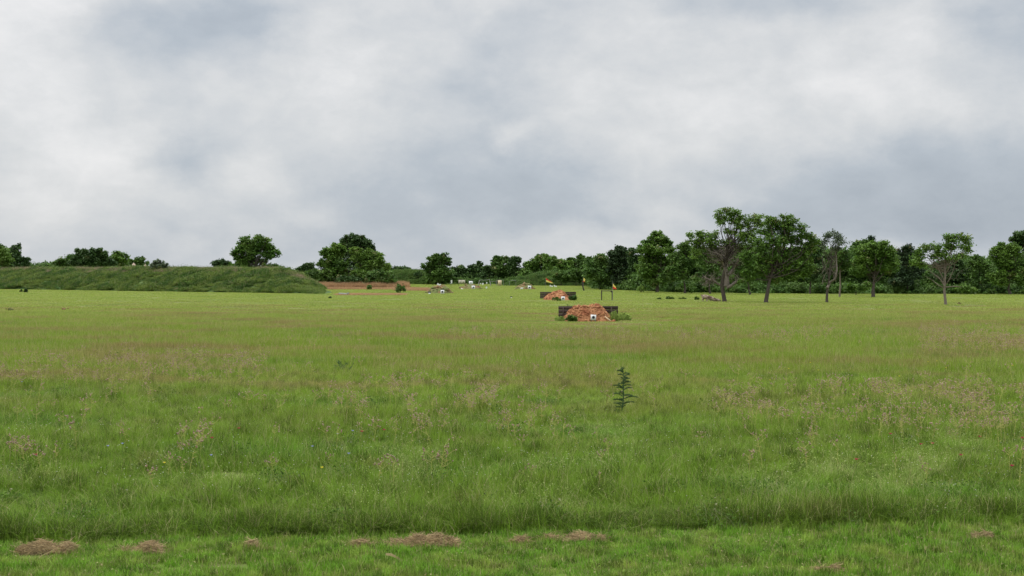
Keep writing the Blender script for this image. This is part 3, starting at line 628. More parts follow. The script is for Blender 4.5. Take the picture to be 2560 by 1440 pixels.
 ('tree', 'broad leafy tree on its own trunk right of the gnarled tree', (1915, 757), [(1972, 552, 20, 10), (1940, 560, 16, 9), (1922, 552, 13, 8), (1995, 572, 18, 10), (1960, 575, 26, 12), (1920, 585, 20, 13), (2020, 592, 16, 10), (1985, 598, 26, 13), (2034, 608, 14, 9), (1945, 608, 24, 12), (1905, 615, 18, 14), (2010, 622, 24, 12), (1975, 635, 30, 14), (1895, 645, 18, 14), (1930, 645, 20, 12), (2000, 655, 28, 14), (1955, 670, 34, 14), (1900, 675, 22, 14), (1985, 690, 26, 12), (1880, 660, 14, 10), (2010, 675, 22, 14), (1875, 690, 16, 10), (1860, 640, 12, 10), (1940, 700, 24, 8)], 'oak', 10, None),
 ('tree', 'pale trunked tree with a high open crown standing in the field on the right', (2364, 762), [(2405, 595, 15, 8), (2418, 606, 11, 9), (2388, 602, 12, 8), (2370, 598, 8, 6), (2398, 618, 16, 9), (2422, 626, 9, 7), (2310, 626, 13, 8), (2330, 618, 14, 8), (2350, 625, 14, 9), (2372, 625, 14, 9), (2300, 642, 12, 8), (2335, 642, 18, 8), (2370, 645, 18, 7), (2405, 642, 12, 6), (2290, 655, 10, 8), (2310, 665, 12, 6)], 'oak', 7, None),
]
for row in TR:
    name, label, base, lobes, kind, tw, d = row
    front = name == 'tree' and d is None
    kw = {}
    if 'pale trunked' in label and base[1]: kw = dict(barkm='palebark', fork=.55, dens=.5)
    elif 'broad leafy' in label: kw = dict(fork=.42, dens=.8)
    elif 'lone spreading' in label: kw = dict(dens=.5, fork=.5)
    elif 'airy' in label or 'sparse' in label: kw = dict(dens=.55)
    elif 'conical green' in label: kw = dict(fork=.5, dens=.7)
    kw.setdefault('dens', .8); tree(name, label, base, lobes, kind, tw, d, cat='shrub' if name in ('shrub', 'vine_thicket') else ('sapling' if name == 'sapling' else 'tree'), **kw)

# the gnarled tree: live crown on top, bare grey branches below
d = gd(754); t1 = tree('gnarled_tree', 'big gnarled tree with bare grey branches below a light green top beside the log', (1811, 754),
  [(1812, 531, 15, 6), (1800, 545, 10, 7), (1840, 538, 14, 9), (1860, 546, 10, 9), (1808, 556, 16, 7), (1836, 558, 15, 8), (1850, 572, 14, 9), (1826, 580, 10, 8),
   (1888, 548, 15, 8), (1875, 560, 12, 8), (1896, 562, 9, 9), (1872, 582, 18, 10), (1862, 600, 20, 11), (1885, 604, 16, 12), (1890, 625, 16, 12),
   (1737, 590, 13, 6), (1762, 586, 14, 6), (1785, 590, 14, 8), (1735, 605, 12, 7), (1760, 604, 16, 8), (1785, 606, 16, 8), (1745, 622, 12, 8), (1775, 622, 14, 7), (1812, 608, 16, 9), (1735, 636, 9, 7), (1842, 622, 14, 8)], 'lime', 10, None, dens=.42, fork=.5)
mb = MB(); P0 = gp(1811, 754)
def pp3(*a): return np.array([at(x, y, d+rng.uniform(-.4, .4)) for x, y in a])
tube(mb, pp3((1813, 718), (1800, 712), (1788, 706), (1780, 700)), [.16, .12, .09, .07], 6); tube(mb, pp3((1817, 720), (1828, 714), (1838, 706), (1842, 702)), [.16, .14, .12, .09], 6)
tube(mb, pp3((1818, 690), (1812, 675), (1806, 655), (1797, 640), (1788, 632)), [.15, .13, .11, .08, .05], 6); tube(mb, pp3((1820, 688), (1832, 675), (1850, 640), (1870, 632), (1886, 628)), [.14, .12, .1, .08, .05], 6)
tube(mb, pp3((1816, 715), (1816, 690), (1812, 668)), [.30, .22, .15], 8)
for (x, y, n, L, dx, dz) in [(1780, 700, 9, 1.1, -1, .5), (1790, 706, 6, .9, -.6, .9), (1806, 655, 8, 1.2, -.4, .6), (1797, 640, 8, 1.1, -.6, .3), (1818, 668, 9, 1.3, .1, 1), (1822, 650, 8, 1.2, .2, 1), (1815, 680, 6, 1.1, .5, .5), (1812, 640, 8, 1.1, 0, .8), (1790, 632, 8, 1, -.4, .2), (1832, 620, 5, 1.0, .3, 1), (1842, 702, 3, .6, .5, .5)]:
    for _ in range(n): twiggery(mb, at(x, y, d+rng.uniform(-.6, .6)), np.array((dx, rng.normal()*.5, dz))+rng.normal(size=3)*.5, L*rng.uniform(.6, 1.1), 2, .032)
o = part('dead_branches', mb, M['deadwood'], t1); o['label'] = 'bare grey dead branches'

# wispy topped tree with a vine wrapped bare trunk and its thin neighbour
t3 = tree('tree', 'thin tree with a feathery grey green top and bare forked trunk', (2067, 756), [(2088, 590, 16, 8), (2104, 600, 13, 9), (2070, 596, 10, 8), (2090, 606, 18, 9), (2062, 610, 9, 7), (2085, 620, 12, 7)], 'grey', 6.5, None, dens=.32, leaf=.8, fork=.3)
mb = MB(); d = gd(756)
tube(mb, pp3((2068, 720), (2076, 705), (2088, 698), (2092, 675), (2090, 640), (2088, 610)), [.13, .11, .1, .08, .06, .04], 6)
for k in range(26):
    x = rng.uniform(2056, 2094); y = rng.uniform(625, 715); twiggery(mb, at(x, y, d+rng.uniform(-.4, .4)), np.array((rng.normal()*.4, 0, 1)), rng.uniform(.5, .9), 1, .02)
part('dead_branches', mb, M['deadwood'], t3)
t3b = tree('tree', 'slender tree with a bare brown trunk just right of the thin feathery tree', (2099, 742), [(2102, 640, 14, 14), (2110, 660, 14, 12), (2095, 665, 12, 12)], 'mid', 4.5, None, dens=.6, barkm='palebark', fork=.7)
# bare lower limbs of the pale trunked tree
pt = [o for o in C.objects if o.get('label', '').startswith('pale trunked')][0]; d = gd(762); mb = MB()
for a in [((2361, 715), (2352, 700), (2335, 685), (2315, 672)), ((2362, 720), (2358, 705), (2357, 690)), ((2364, 712), (2374, 698), (2385, 670), (2392, 645)), ((2363, 722), (2345, 712), (2330, 700), (2312, 690)), ((2364, 718), (2385, 716), (2405, 718)), ((2360, 700), (2340, 660), (2332, 648))]:
    tube(mb, pp3(*a), np.linspace(.06, .015, len(a)), 5)
for _ in range(14): twiggery(mb, at(rng.uniform(2325, 2392), rng.uniform(665, 705), d), np.array((rng.normal()*.7, 0, .7)), .8, 1, .014)
o = part('dead_branches', mb, M['palebark'], pt)

# ================================================================== fallen log
d = gd(753.5); th = thing('fallen_log', 'broken bleached log lying beside the gnarled tree', 'log', at(1776, 0, d)*np.array((1, 1, 0)))
mb = MB(); P = pp3((1755, 742), (1762, 742.5), (1770, 744), (1778, 746), (1786, 749), (1795, 751), (1803, 753)); P[:, 1] = d
tube(mb, P+rng.normal(size=P.shape)*.02, [.16, .20, .21, .19, .16, .11, .05], 9)
part('log', mb, M['logm'], th)
for a, r in [(((1757, 743), (1754, 738), (1752, 736.5)), .08), (((1759, 746), (1756, 752)), .1), (((1768, 747), (1767, 753)), .11), (((1776, 748), (1775, 753)), .08), (((1772, 742), (1765, 738), (1757, 737)), .06), (((1782, 748), (1770, 741), (1764, 739)), .05), (((1788, 749), (1778, 743)), .04)]:
    m_ = MB(); P = pp3(*a); P[:, 1] = d-.05+rng.uniform(-.1, .1); tube(m_, P, np.linspace(r, r*.6, len(P)), 6); part('broken_limb', m_, M['logm'], th)

# ================================================================== backstops of timber and soil
def soil_heap(name, label, px0, px1, ytop, ybase, mtl='soil', depth=None, flat_=.3, skew=0., clods=260, over=None, cz=.05, yback=0.):
    d = gd(ybase); m = d/F; w_ = (px1-px0)*m; h = (ybase-ytop)*m; dp = depth or w_*.5
    c = np.array((((px0+px1)/2-CX)/F*d, d+dp/2, 0.)); mb = MB(); nx, ny = 56, 30; V = []
    def hh(u, t):
        uu = u-skew*(1-abs(u)); r = math.sqrt((abs(uu)/1.)**2.2+(abs(t)/1.)**2.4); q = max(0, 1-r); q = min(1, q/(1-flat_)); q = q**.85
        z = h*.93*q; k = min(1, q*4)
        return z+k*(nd(u*w_*.5, t*dp*.5, 0, 1.1)*.16*h+nd(u*w_, t*dp, 5, 2.6)*.07*h)-.03
    for i in range(nx+1):
        for j in range(ny+1):
            u, t = i/nx*2-1, j/ny*2-1; V.append(c+np.array((u*w_/2, t*dp/2, hh(u, t))))
    mb.add(V, [[i*(ny+1)+j, (i+1)*(ny+1)+j, (i+1)*(ny+1)+j+1, i*(ny+1)+j+1] for i in range(nx) for j in range(ny)])
    cs, rs = [], []
    for _ in range(clods):
        u, t = rng.uniform(-.98, .98), rng.uniform(-.98, .4); z = hh(u, t)
        if z < 0 and rng.uniform() < .75: continue
        cs.append(c+np.array((u*w_/2, t*dp/2, max(0, z)+.01))); rs.append(rng.gamma(2., cz*.5)+.012)
    if cs: lumps(mb, cs, rs, rng.uniform(.85, 1.2, len(cs)))
    o = part(name, mb, M[mtl], origin=c*np.array((1, 1, 0))); tag(o, label, 'dirt mound'); return c, hh
def timber_wall(label, px0, px1, ytop, ybase, rows, yoff, split=(.52,)):
    d = gd(ybase)+yoff; m = d/F; x0, x1 = (px0-CX)*m, (px1-CX)*m; hgt = H-(ytop-HY)*m; rh = hgt/rows
    th = thing('timber_wall', label, 'timber wall', ((x0+x1)/2, d, 0))
    for r in range(rows):
        sp = split[0] if r % 2 == 0 else 1-split[0]; xs = [x0, x0+(x1-x0)*sp, x1]
        for i in range(2):
            m_ = MB(); dy = rng.uniform(-.015, .015); lx = xs[i+1]-xs[i]-.012
            box(m_, ((xs[i]+xs[i+1])/2, d+dy, rh*(r+.5)), (lx, .2, rh-.012), t=rng.uniform(.6, 1.25)); part('timber', m_, M['timber'], th)
    for px in (px0+12, px1-17):
        m_ = MB(); box(m_, ((px-CX)*m, d-.15, (hgt-.04)/2), (.08, .07, hgt-.06), t=1.1); part('post', m_, M['timber'], th)
    return th
def bull_target(label, cx, cy, w_, h_, d, tilt=0., bull=.22, boardm='white', legs=True, ring=True, group=None):
    m = d/F; c = at(cx, cy, d); th = thing('target_board', label, 'target', (c[0], c[1], 0), group); W_, H_ = w_*m, h_*m
    b = MB(); box(b, c, (W_, .03, H_), ry=tilt); bo = part('board', b, M[boardm], th)
    an = np.arange(28)/28*6.2832
    def disc(r, off, mt, nm):
        k = MB(); q = np.stack((c[0]+r*np.cos(an), np.full(28, d-.015-off), c[2]+r*np.sin(an)), 1); q2 = q.copy(); q2[:, 1] += off-.0005
        k.add(np.vstack((q, q2, [[c[0], d-.015-off, c[2]]])), [[i, (i+1) % 28, 56] for i in range(28)]); k.add(np.vstack((q, q2)), [[i, i+28, (i+1) % 28+28, (i+1) % 28] for i in range(28)]); part(nm, k, M[mt], bo, origin=np.array(th.location))
    if ring: disc(W_*bull*1.22, .003, 'grey', 'ring')
    disc(W_*bull, .006, 'black', 'bullseye')
    if legs:
        for s in (-1, 1):
            k = MB(); z0 = c[2]-H_/2*.6; tube(k, [(c[0]+s*W_*.38, d+.03, z0+H_*.5), (c[0]+s*W_*.38, d+.035, z0), (c[0]+s*W_*.38, d+.07+.25*z0, -.02)], .014, 5); part('leg', k, M['steel'], th)
    return th
timber_wall('nearest timber wall of stacked dark railway ties behind the largest red mound', 1396, 1545, 765, 803, 4, 1.9)
soil_heap('dirt_mound', 'largest red orange dirt mound in front of the nearest timber wall', 1411, 1540, 764.5, 804.5, clods=1300, depth=3.6, flat_=.5, cz=.028, skew=-.06)
bull_target('large white target board with black bullseye on the nearest red mound', 1483.5, 793.5, 13.5, 13.5, gd(806), .05, .25)
timber_wall('second timber wall of dark ties behind the smaller orange mound', 1350, 1440, 729.5, 748, 4, 2.6)
soil_heap('dirt_mound', 'smaller orange dirt mound in front of the second timber wall', 1358, 1433, 726, 750.5, clods=500, depth=4.2, flat_=.22, cz=.032)
bull_target('white target board with black bullseye on the second orange mound', 1407.5, 746, 9.5, 9.5, gd(752.3), .02, .2)
soil_heap('dirt_mound', 'low brown overgrown mound with the far left target board', 1060, 1133, 714.5, 733, 'oldsoil', 3.6, .3, 0, 160, cz=.09)
bull_target('white target board with black bullseye on the far left low mound', 1106, 729.6, 9.2, 9., gd(735), 0, .24)
soil_heap('dirt_mound', 'low brown and red mound below the pipe swing frame', 1146, 1207, 711.5, 722.5, 'oldsoil', 4, .3, 0, 120, cz=.09)
bull_target('white target board with black bullseye on the mound below the swing frame', 1183.3, 718.2, 8.6, 8.4, gd(723), 0, .2)
soil_heap('dirt_mound', 'brushy brown mound with the pig silhouette and a target board', 1286, 1338, 709.5, 723, 'oldsoil', 4, .3, 0, 90, cz=.09)
bull_target('white target board with small black bullseye on the brushy mound with the pig silhouette', 1323.8, 718.5, 8.4, 8.6, gd(723.6), 0, .2)
bull_target('bluish white target board on the crest above the mound, with the smallest bullseye', 1177.2, 707.2, 9.4, 8.8, gd(716), 0, .13)

# stick and pale scraps
mb = MB(); d = gd(803.5); tube(mb, [at(1512, 791, d-.2), at(1517, 795, d-.3), at(1526, 801.5, d-.45)], [.025, .03, .022], 6)
tag(part('plank_stick', mb, M['tan'], origin=at(1519, 803, d-.4)), 'long tan stick leaning on the right side of the largest red mound', 'stick')
mb = MB(); d = gd(799); lumps(mb, [at(1391+i*1.4, 796-.5*i+rng.uniform(-.4, .4), d) for i in range(6)], .035, flat=.45)
tag(part('paper_scrap', mb, M['whitesteel'], origin=gp(1395, 799)), 'crumpled white scrap in the weeds left of the largest red mound', 'litter')
mb = MB(); d = gd(723.5); tube(mb, [at(1152.5, 720, d), at(1154, 722, d), at(1157.5, 722.8, d-.2)], [.05, .07, .05], 5)
tag(part('fallen_board', mb, M['whitesteel'], origin=gp(1155, 723.5)), 'pale fallen scrap at the left foot of the mound below the swing frame', 'litter')
mb = MB(); d = gd(738)
tube(mb, [at(848, 734.6, d+1), at(858, 734.9, d+.5), at(868, 735.8, d)], [.12, .12, .12], 8); box(mb, at(870, 735, d), (.2, .2, .35))
tag(part('culvert_pipe', mb, M['steel'], origin=gp(860, 738)), 'short grey pipe lying past the right end of the berm', 'pipe')

# silhouettes of painted steel
def silhouette(name, label, cat, outline, cx, ybot, w_, d, mtl='whitesteel', stand=None, th_=.02):
    """outline in unit width, y up from 0"""
    m = d/F; s = w_*m; base = at(cx, ybot, d); root = thing(name, label, cat, (base[0], base[1], 0)); bm = bmesh.new()
    vs = [bm.verts.new((base[0]+(x-.5)*s, d-th_/2, base[2]+y*s)) for x, y in outline]; f = bm.faces.new(vs)
    r = bmesh.ops.extrude_face_region(bm, geom=[f]); bmesh.ops.translate(bm, verts=[v for v in r['geom'] if isinstance(v, bmesh.types.BMVert)], vec=(0, th_, 0))
    bmesh.ops.recalc_face_normals(bm, faces=bm.faces[:]); bmesh.ops.triangulate(bm, faces=[q for q in bm.faces if len(q.verts) > 4])
    bmesh.ops.translate(bm, verts=bm.verts[:], vec=(-base[0], -base[1], 0)); me = bpy.data.meshes.new('plate'); bm.to_mesh(me); bm.free(); me.materials.append(M[mtl])
    link(bpy.data.objects.new('plate', me), root)
    if stand == 'posts' or base[2] > .08:
        for dx in (-.28, .28):
            k = MB(); tube(k, [(base[0]+dx*s, d+.02, base[2]+.04), (base[0]+dx*s, d+.02, -.02)], .018, 5); part('stand_post', k, M['darksteel'], root)
    if stand == 'base':
        k = MB(); box(k, (base[0], d, base[2]-.05), (s*1.15, .25, .09)); part('stand_base', k, M['darksteel'], root)
    return root
sheep = [(.1, .0), (.18, .0), (.2, .2), (.42, .17), (.66, .12), (.68, -.12), (.76, -.12), (.8, .1), (.92, -.1), (1., -.06), (.94, .2), (.96, .36), (.88, .42), (.55, .4), (.42, .46), (.34, .62), (.22, .7), (.1, .64), (.02, .52), (.0, .44), (.12, .42), (.16, .3)]
pig = [(.08, 0), (.18, 0), (.2, .12), (.5, .1), (.62, .0), (.72, .0), (.74, .14), (.84, .2), (1., .26), (.98, .38), (.88, .5), (.8, .58), (.74, .5), (.5, .52), (.2, .46), (.04, .38), (.0, .2)]
boar = [(.12, 0), (.2, 0), (.24, .14), (.4, .02), (.48, .02), (.5, .16), (.8, .12), (.84, 0), (.94, 0), (.96, .18), (1., .36), (.9, .46), (.6, .42), (.45, .5), (.3, .66), (.2, .7), (.16, .58), (.06, .44), (.0, .24), (.1, .18)]
hen = [(.34, 0), (.6, 0), (.58, .18), (.78, .3), (1., .62), (.98, .72), (.7, .5), (.5, .48), (.3, .72), (.14, .76), (.04, .66), (.1, .5), (.16, .3), (.3, .18)]
silhouette('sheep_silhouette', 'left of the two white animal silhouettes below the red and yellow flag', 'silhouette', sheep, 1378, 717.5, 8, 235, stand='base')
silhouette('sheep_silhouette', 'right of the two white animal silhouettes below the red and yellow flag', 'silhouette', [(x, y+.03*math.sin(x*3)) for x, y in sheep], 1388, 718, 8.4, 234.5, stand='base')
silhouette('pig_silhouette', 'white pig silhouette at the left of the brushy mound', 'silhouette', pig, 1304.8, 722.6, 8, gd(724))
silhouette('boar_silhouette', 'white boar silhouette standing on the crest of the far left mound', 'silhouette', boar, 1097.5, 715, 11, gd(729.5))
silhouette('hen_silhouette', 'white bird silhouette on the second orange mound left of its target board', 'silhouette', [(0, .55), (.16, .5), (.36, .3), (.52, .36), (.7, .36), (.98, .66), (1., .58), (.82, .22), (.64, .02), (.5, -.04), (.38, .02), (.22, .2)], 1383.8, 749.8, 7.2, gd(752.))
silhouette('ram_silhouette', 'white silhouette on a round base right of the mound below the swing frame', 'silhouette', [(.1, 0), (.9, 0), (.9, .12), (.62, .16), (.62, .3), (.95, .5), (.98, .85), (.7, 1.1), (.35, 1.1), (.1, .85), (.1, .5), (.38, .3), (.38, .16), (.1, .12)], 1216, 721.4, 4.6, gd(722.5))
# small dark topped targets
for nm, lab, x, yb, wpx, dk in [('steel_plate', 'small dark plate with a white foot standing alone in the middle of the field', 1278.3, 745, 5.4, .55), ('steel_box', 'black topped white box at the left foot of the far left mound', 1073.8, 735, 8., .6)]:
    d = gd(yb+.3); m = d/F; r = thing(nm, lab, 'target', gp(x, yb+.3)); hgt = wpx*.85*m; c = gp(x, yb+.3)
    k = MB(); box(k, c+np.array((0, 0, hgt*.72)), (wpx*m, .05, hgt*.5)); part('dark_plate', k, M['black'], r)
    k = MB(); box(k, c+np.array((0, -.04, hgt*.24)), (wpx*m*dk, .06, hgt*.46)); part('white_foot', k, M['whitesteel'], r)
# board with two aiming marks, notch board
d = gd(716); m = d/F; r = thing('twin_board', 'wide tan board with two dark aiming marks left of the swing frame', 'target', at(1154.5, 0, d)*np.array((1, 1, 0)))
for sgn in (-1, 1):
    k = MB(); box(k, at(1154.5+sgn*4.2, 704.6, d), (8.2*m, .03, 8.8*m)); bo = part('panel', k, M['beige'], r)
    k = MB(); lumps(k, [at(1154.5+sgn*4.2, 704.6, d-.02)], .085, flat=1.); k.v = [np.stack((v[:, 0], (v[:, 1]-d+.02)*.15+d-.022, v[:, 2]), 1) for v in k.v]; part('aiming_mark', k, M['black'], bo, origin=np.array(r.location))
    k = MB(); tube(k, [at(1154.5+sgn*7.6, 699, d+.05), at(1154.5+sgn*7.6, 716.2, d+.05)], .03, 6); part('post', k, M['darksteel'], r)
k = MB(); tube(k, [at(1146, 700, d+.05), at(1163, 700, d+.05)], .03, 6); part('top_rail', k, M['darksteel'], r)
silhouette('notched_plate', 'pale plate with a curved notch at the far left of the row of boards', 'target', [(.0, .0), (1, 0), (1, 1.4), (.7, 1.4), (.55, 1.15), (.2, 1.0), (.2, .9), (.6, .8), (.62, .35), (.45, .2), (.1, .15)], 1127.5, 708.4, 6, gd(716))
d = gd(715); m = d/F
r = thing('tall_board', 'tall tan board hung on a pipe frame right of the swing frame', 'target', at(1249.5, 0, d)*np.array((1, 1, 0)))
k = MB(); box(k, at(1249.5, 707.2, d), (9.2*m, .04, 13.2*m)); bo = part('board', k, M['tan'], r)
k = MB(); lumps(k, [at(1249.7, 707, d-.02)], .08, flat=1.); k.v = [np.stack((v[:, 0], (v[:, 1]-d+.02)*.1+d-.024, v[:, 2]), 1) for v in k.v]; part('aiming_mark', k, M['sedge'], bo, origin=np.array(r.location))
k = MB(); tube(k, [at(1241, 700.6, d+.06), at(1259, 700.6, d+.06)], .035, 6); part('top_rail', k, M['steel'], r)
for px in (1242, 1258.5): k = MB(); tube(k, [at(px, 700.6, d+.06), at(px, 715.3, d+.06)], .035, 6); part('post', k, M['steel'], r)
r = thing('pipe_frame', 'thin pale rail between the swing frame and the tall tan board', 'frame', at(1234, 0, d+1)*np.array((1, 1, 0)))
k = MB(); tube(k, [at(1226.5, 703.4, d+1), at(1241, 703.4, d+1)], .03, 5); part('top_rail', k, M['steel'], r)
for px in (1227, 1240.5): k = MB(); tube(k, [at(px, 703.4, d+1), at(px, 715, d+1)], .03, 5); part('post', k, M['steel'], r)
r = thing('pipe_frame', 'thin grey pipe frame farthest right in the row of boards', 'frame', at(1281, 0, d+1)*np.array((1, 1, 0)))
k = MB(); tube(k, [at(1273.5, 703.2, d+1), at(1277, 701.4, d+1), at(1290, 701.4, d+1)], .03, 5); part('top_rail', k, M['steel'], r)
for px, y in ((1273.5, 703.2), (1289.7, 701.4)): k = MB(); tube(k, [at(px, y, d+1), at(px, 715, d+1)], .03, 5); part('post', k, M['steel'], r)
# swing frame with hanging gongs
r = thing('swing_frame', 'grey pipe swing frame with splayed legs in the row of boards', 'frame', at(1210, 0, d)*np.array((1, 1, 0)))
k = MB(); tube(k, [at(1199, 700.2, d), at(1211, 700.6, d), at(1224, 699, d)], .04, 6); part('top_rail', k, M['steel'], r)
for a, b in (((1199, 700.2, d), (1194.5, 715.4, d-.8)), ((1199, 700.2, d), (1196.5, 714.6, d+.8)), ((1224, 699, d), (1226.3, 715.4, d-.8)), ((1224, 699, d), (1227.2, 714.8, d+.8))):
    k = MB(); tube(k, [at(*a), at(*b)], .04, 6); part('leg', k, M['steel'], r)
for px, py, rr, lab in ((1201.2, 709.4, 1.6, 'smallest white gong at the left of the swing frame'), (1207, 709.6, 2.4, 'largest white gong in the middle of the swing frame'), (1216.8, 707.3, 1.9, 'white gong hanging highest at the right of the swing frame')):
    c = at(px, py, d-.05); rad = rr*m; g_ = thing('steel_gong', lab, 'gong', (c[0], c[1], c[2])); k = MB(); an = np.arange(20)/20*6.2832
    q = np.stack((c[0]+rad*np.cos(an), np.full(20, c[1]-.02), c[2]+rad*np.sin(an)), 1); q2 = q+np.array((0, .03, 0))
    k.add(np.vstack((q, q2)), [[i, i+20, (i+1) % 20+20, (i+1) % 20] for i in range(20)])
    k.add(np.vstack((q, [c-np.array((0, .02, 0))])), [[i, (i+1) % 20, 20] for i in range(20)]); k.add(np.vstack((q2, [c+np.array((0, .01, 0))])), [[i, (i+1) % 20, 20] for i in range(20)])
    part('plate', k, M['whitesteel'], g_)
    for s in (-.5, .5): k = MB(); tube(k, [c+np.array((s*rad, 0, rad*.8)), at(px+s*1.2, 700.2, d)], .008, 4, cap=False); part('chain', k, M['darksteel'], g_)

# ------------------------------------------------------------------ flags
def flag(name, label, pole_pts, corners, d, mats_, pr, split=.5, wav=.12, polem='steel'):
    root = thing(name, label, 'flag', at(pole_pts[-1][0], 0, d)*np.array((1, 1, 0)))
    k = MB(); P = np.array([at(x, y, d) for x, y in pole_pts]); P[-1][2] = -.05; tube(k, P, pr, 6); part('pole', k, M[polem], root)
    A, B, C_, D_ = [at(x, y, d) for x, y in corners]     # hoist top, hoist bottom, fly bottom, fly top
    nu, nv = 16, 8; V = []
    for i in range(nu+1):
        for j in range(nv+1):
            u, v = i/nu, j/nv; p = (A*(1-v)+B*v)*(1-u)+(D_*(1-v)+C_*v)*u
            p = p+np.array((0, wav*math.sin(u*7+v*2)*u, .25*wav*math.sin(u*6+1)*u)); V.append(p)
    fs = [[i*(nv+1)+j, (i+1)*(nv+1)+j, (i+1)*(nv+1)+j+1, i*(nv+1)+j+1] for i in range(nu) for j in range(nv)]
    for n_, (j0, j1), mt in (('upper_stripe', (0, int(nv*split)), mats_[0]), ('lower_stripe', (int(nv*split), nv), mats_[1])):
        k = MB(); jj = [i*(nv+1)+j for i in range(nu+1) for j in range(j0, j1+1)]; im = {a: b for b, a in enumerate(jj)}; k.add([V[a] for a in jj], [[im[a] for a in f] for q, f in enumerate(fs) if j0 <= q % nv < j1]); part(n_, k, M[mt], root, smooth=True)
flag('range_flag', 'red over yellow flag streaming right above the two animal silhouettes', [(1364.3, 694), (1364.6, 724)], [(1364.6, 694.6), (1365.4, 705), (1383.5, 708.6), (1377, 703.5)], gd(722.), ('red', 'yellow'), .022)
flag('range_flag', 'small yellow and orange flag hanging beside the leaning dark post', [(1458, 693), (1458.5, 715), (1459, 726)], [(1459.3, 694.2), (1457, 704.6), (1462, 705), (1463.6, 699)], gd(727), ('yellow', 'red'), .018, .75)
mb = MB(); d = gd(727); tube(mb, [at(1460, 727.3, d-.1), at(1457, 716, d-.1), at(1455.8, 708, d-.1), at(1456.5, 700, d-.1)], [.11, .09, .08, .05], 7)
tag(part('leaning_post', mb, M['darksteel'], origin=gp(1460, 727)), 'dark leaning post on the rise behind the second timber wall', 'post')
flag('range_flag', 'drooping yellow and red flag on the pole by the goal shaped frame', [(1532, 705), (1531.4, 751)], [(1532.4, 708.6), (1531.6, 722.4), (1541.6, 723), (1539.5, 717)], gd(751.), ('yellow', 'red'), .02, .62)
mb = MB(); d = gd(751); r = thing('goal_frame', 'dark goal shaped frame of two posts and a crossbar right of the second timber wall', 'frame', gp(1517, 751))
k = MB(); tube(k, [at(1504, 725.6, d), at(1504, 751.5, d)], .055, 7); part('post', k, M['darksteel'], r)
k = MB(); tube(k, [at(1530.2, 727, d+.05), at(1530.2, 751.5, d+.05)], .045, 7); part('post', k, M['darksteel'], r)
k = MB(); tube(k, [at(1503, 727.2, d+.03), at(1530.6, 727.2, d+.03)], .04, 7); part('crossbar', k, M['darksteel'], r)
k = MB(); tube(k, [at(1526.5, 727.4, d+.02), at(1530, 731.5, d+.04)], .04, 6); part('brace', k, M['darksteel'], r)
# two pale tanks behind the crest
for px, yt, wd_, lab in ((334.5, 660, 8., 'larger pinkish tank standing up behind the crest of the berm'), (363, 663, 6.6, 'smaller pinkish tank right of the larger one behind the berm')):
    d = 212; m = d/F; r = thing('tank', lab, 'tank', at(px, 0, d)*np.array((1, 1, 0))); zt = H-(yt-HY)*m; an = np.arange(20)/20*6.2832; rad = wd_*m/2
    def lathe(prof, nm):
        k = MB(); n = len(prof); V = [(r.location[0]+a*math.cos(t), d+a*math.sin(t), z) for a, z in prof for t in an]
        k.add(V, [[i*20+j, i*20+(j+1) % 20, (i+1)*20+(j+1) % 20, (i+1)*20+j] for i in range(n-1) for j in range(20)]); part(nm, k, M['concrete'], r, smooth=False)
    lathe([(rad, 0), (rad, zt-.08), (rad*.9, zt), (rad*.3, zt+.04), (.001, zt+.04)], 'shell'); lathe([(rad*.25, zt+.041), (rad*.25, zt+.16), (.001, zt+.17)], 'cap')

# ================================================================== shrubs and weeds by the mounds
def weedbush(name, label, px, py, w_, h_, mt, n=420, kind='leaf', dd=0., cat='weed'):
    d = gd(py)+dd; m = d/F; c = np.array(((px-CX)*m, d, 0)); mb = MB(); W_, H_ = w_*m, h_*m
    for _ in range(max(8, n//28)):
        u = rng.uniform(-.5, .5); hh = rng.uniform(.15, 1)*(1-(2*u)**2*.6); q = c+np.array((u*W_, rng.uniform(-.3, .3)*W_*.5, hh*H_*.85))
        leaves(mb, q+rng.normal(size=(28, 3))*np.array((W_*.08, W_*.08, H_*.09)), .00105*d, rng.uniform(.6, 1.3, 28)*rng.uniform(.75, 1.2))
        tube(mb, curve(c+np.array((u*W_*.4, 0, -.02)), q, .06, 4), [.012, .01, .008, .005], 3, .8, cap=False)
    if kind == 'grass': blades(mb, n, W_, H_*.5, H_*1.05, .018, .5, 3, .1, 'disc', tuple(c))
    o = part(name, mb, mt, origin=c); tag(o, label, cat); return o
weedbush('weed_bush', 'dark leafy weeds against the left end of the nearest timber wall', 1421, 793, 24, 30, LEAF['oak'], 900, dd=1.2)
weedbush('weed_bush', 'dense green weed bush in front of the left side of the largest red mound', 1428, 804.5, 26, 20, M['weed'], 700)
weedbush('weed_bush', 'low pale weeds left of the largest red mound', 1400, 803, 26, 13, M['airy'], 500, 'grass')
weedbush('weed_bush', 'tall feathery grass clump at the right end of the nearest timber wall', 1536, 803.5, 16, 30, M['airy'], 420, 'grass')
weedbush('weed_bush', 'spreading pale green weeds right of the nearest timber wall', 1556, 801, 36, 20, M['airy'], 700, 'grass')
weedbush('weed_bush', 'green weeds over the right end of the second timber wall', 1432, 751, 18, 16, M['weed'], 500)
weedbush('weed_bush', 'green weeds at the foot of the second orange mound', 1392, 752, 26, 9, M['weed'], 300)
weedbush('weed_bush', 'short sprout with a reddish tip left of the row of field weeds', 1648, 749, 8, 7, M['weed'], 160)
weedbush('weed_bush', 'widest green weed in the field left of the log', 1675, 748, 18, 9, M['weed'], 400)
weedbush('weed_bush', 'flat low weed in the field between the widest one and the log', 1705, 748, 16, 5, M['weed'], 260)
weedbush('weed_bush', 'small green weed just left of the fallen log', 1741, 750, 11, 9, M['weed'], 260)
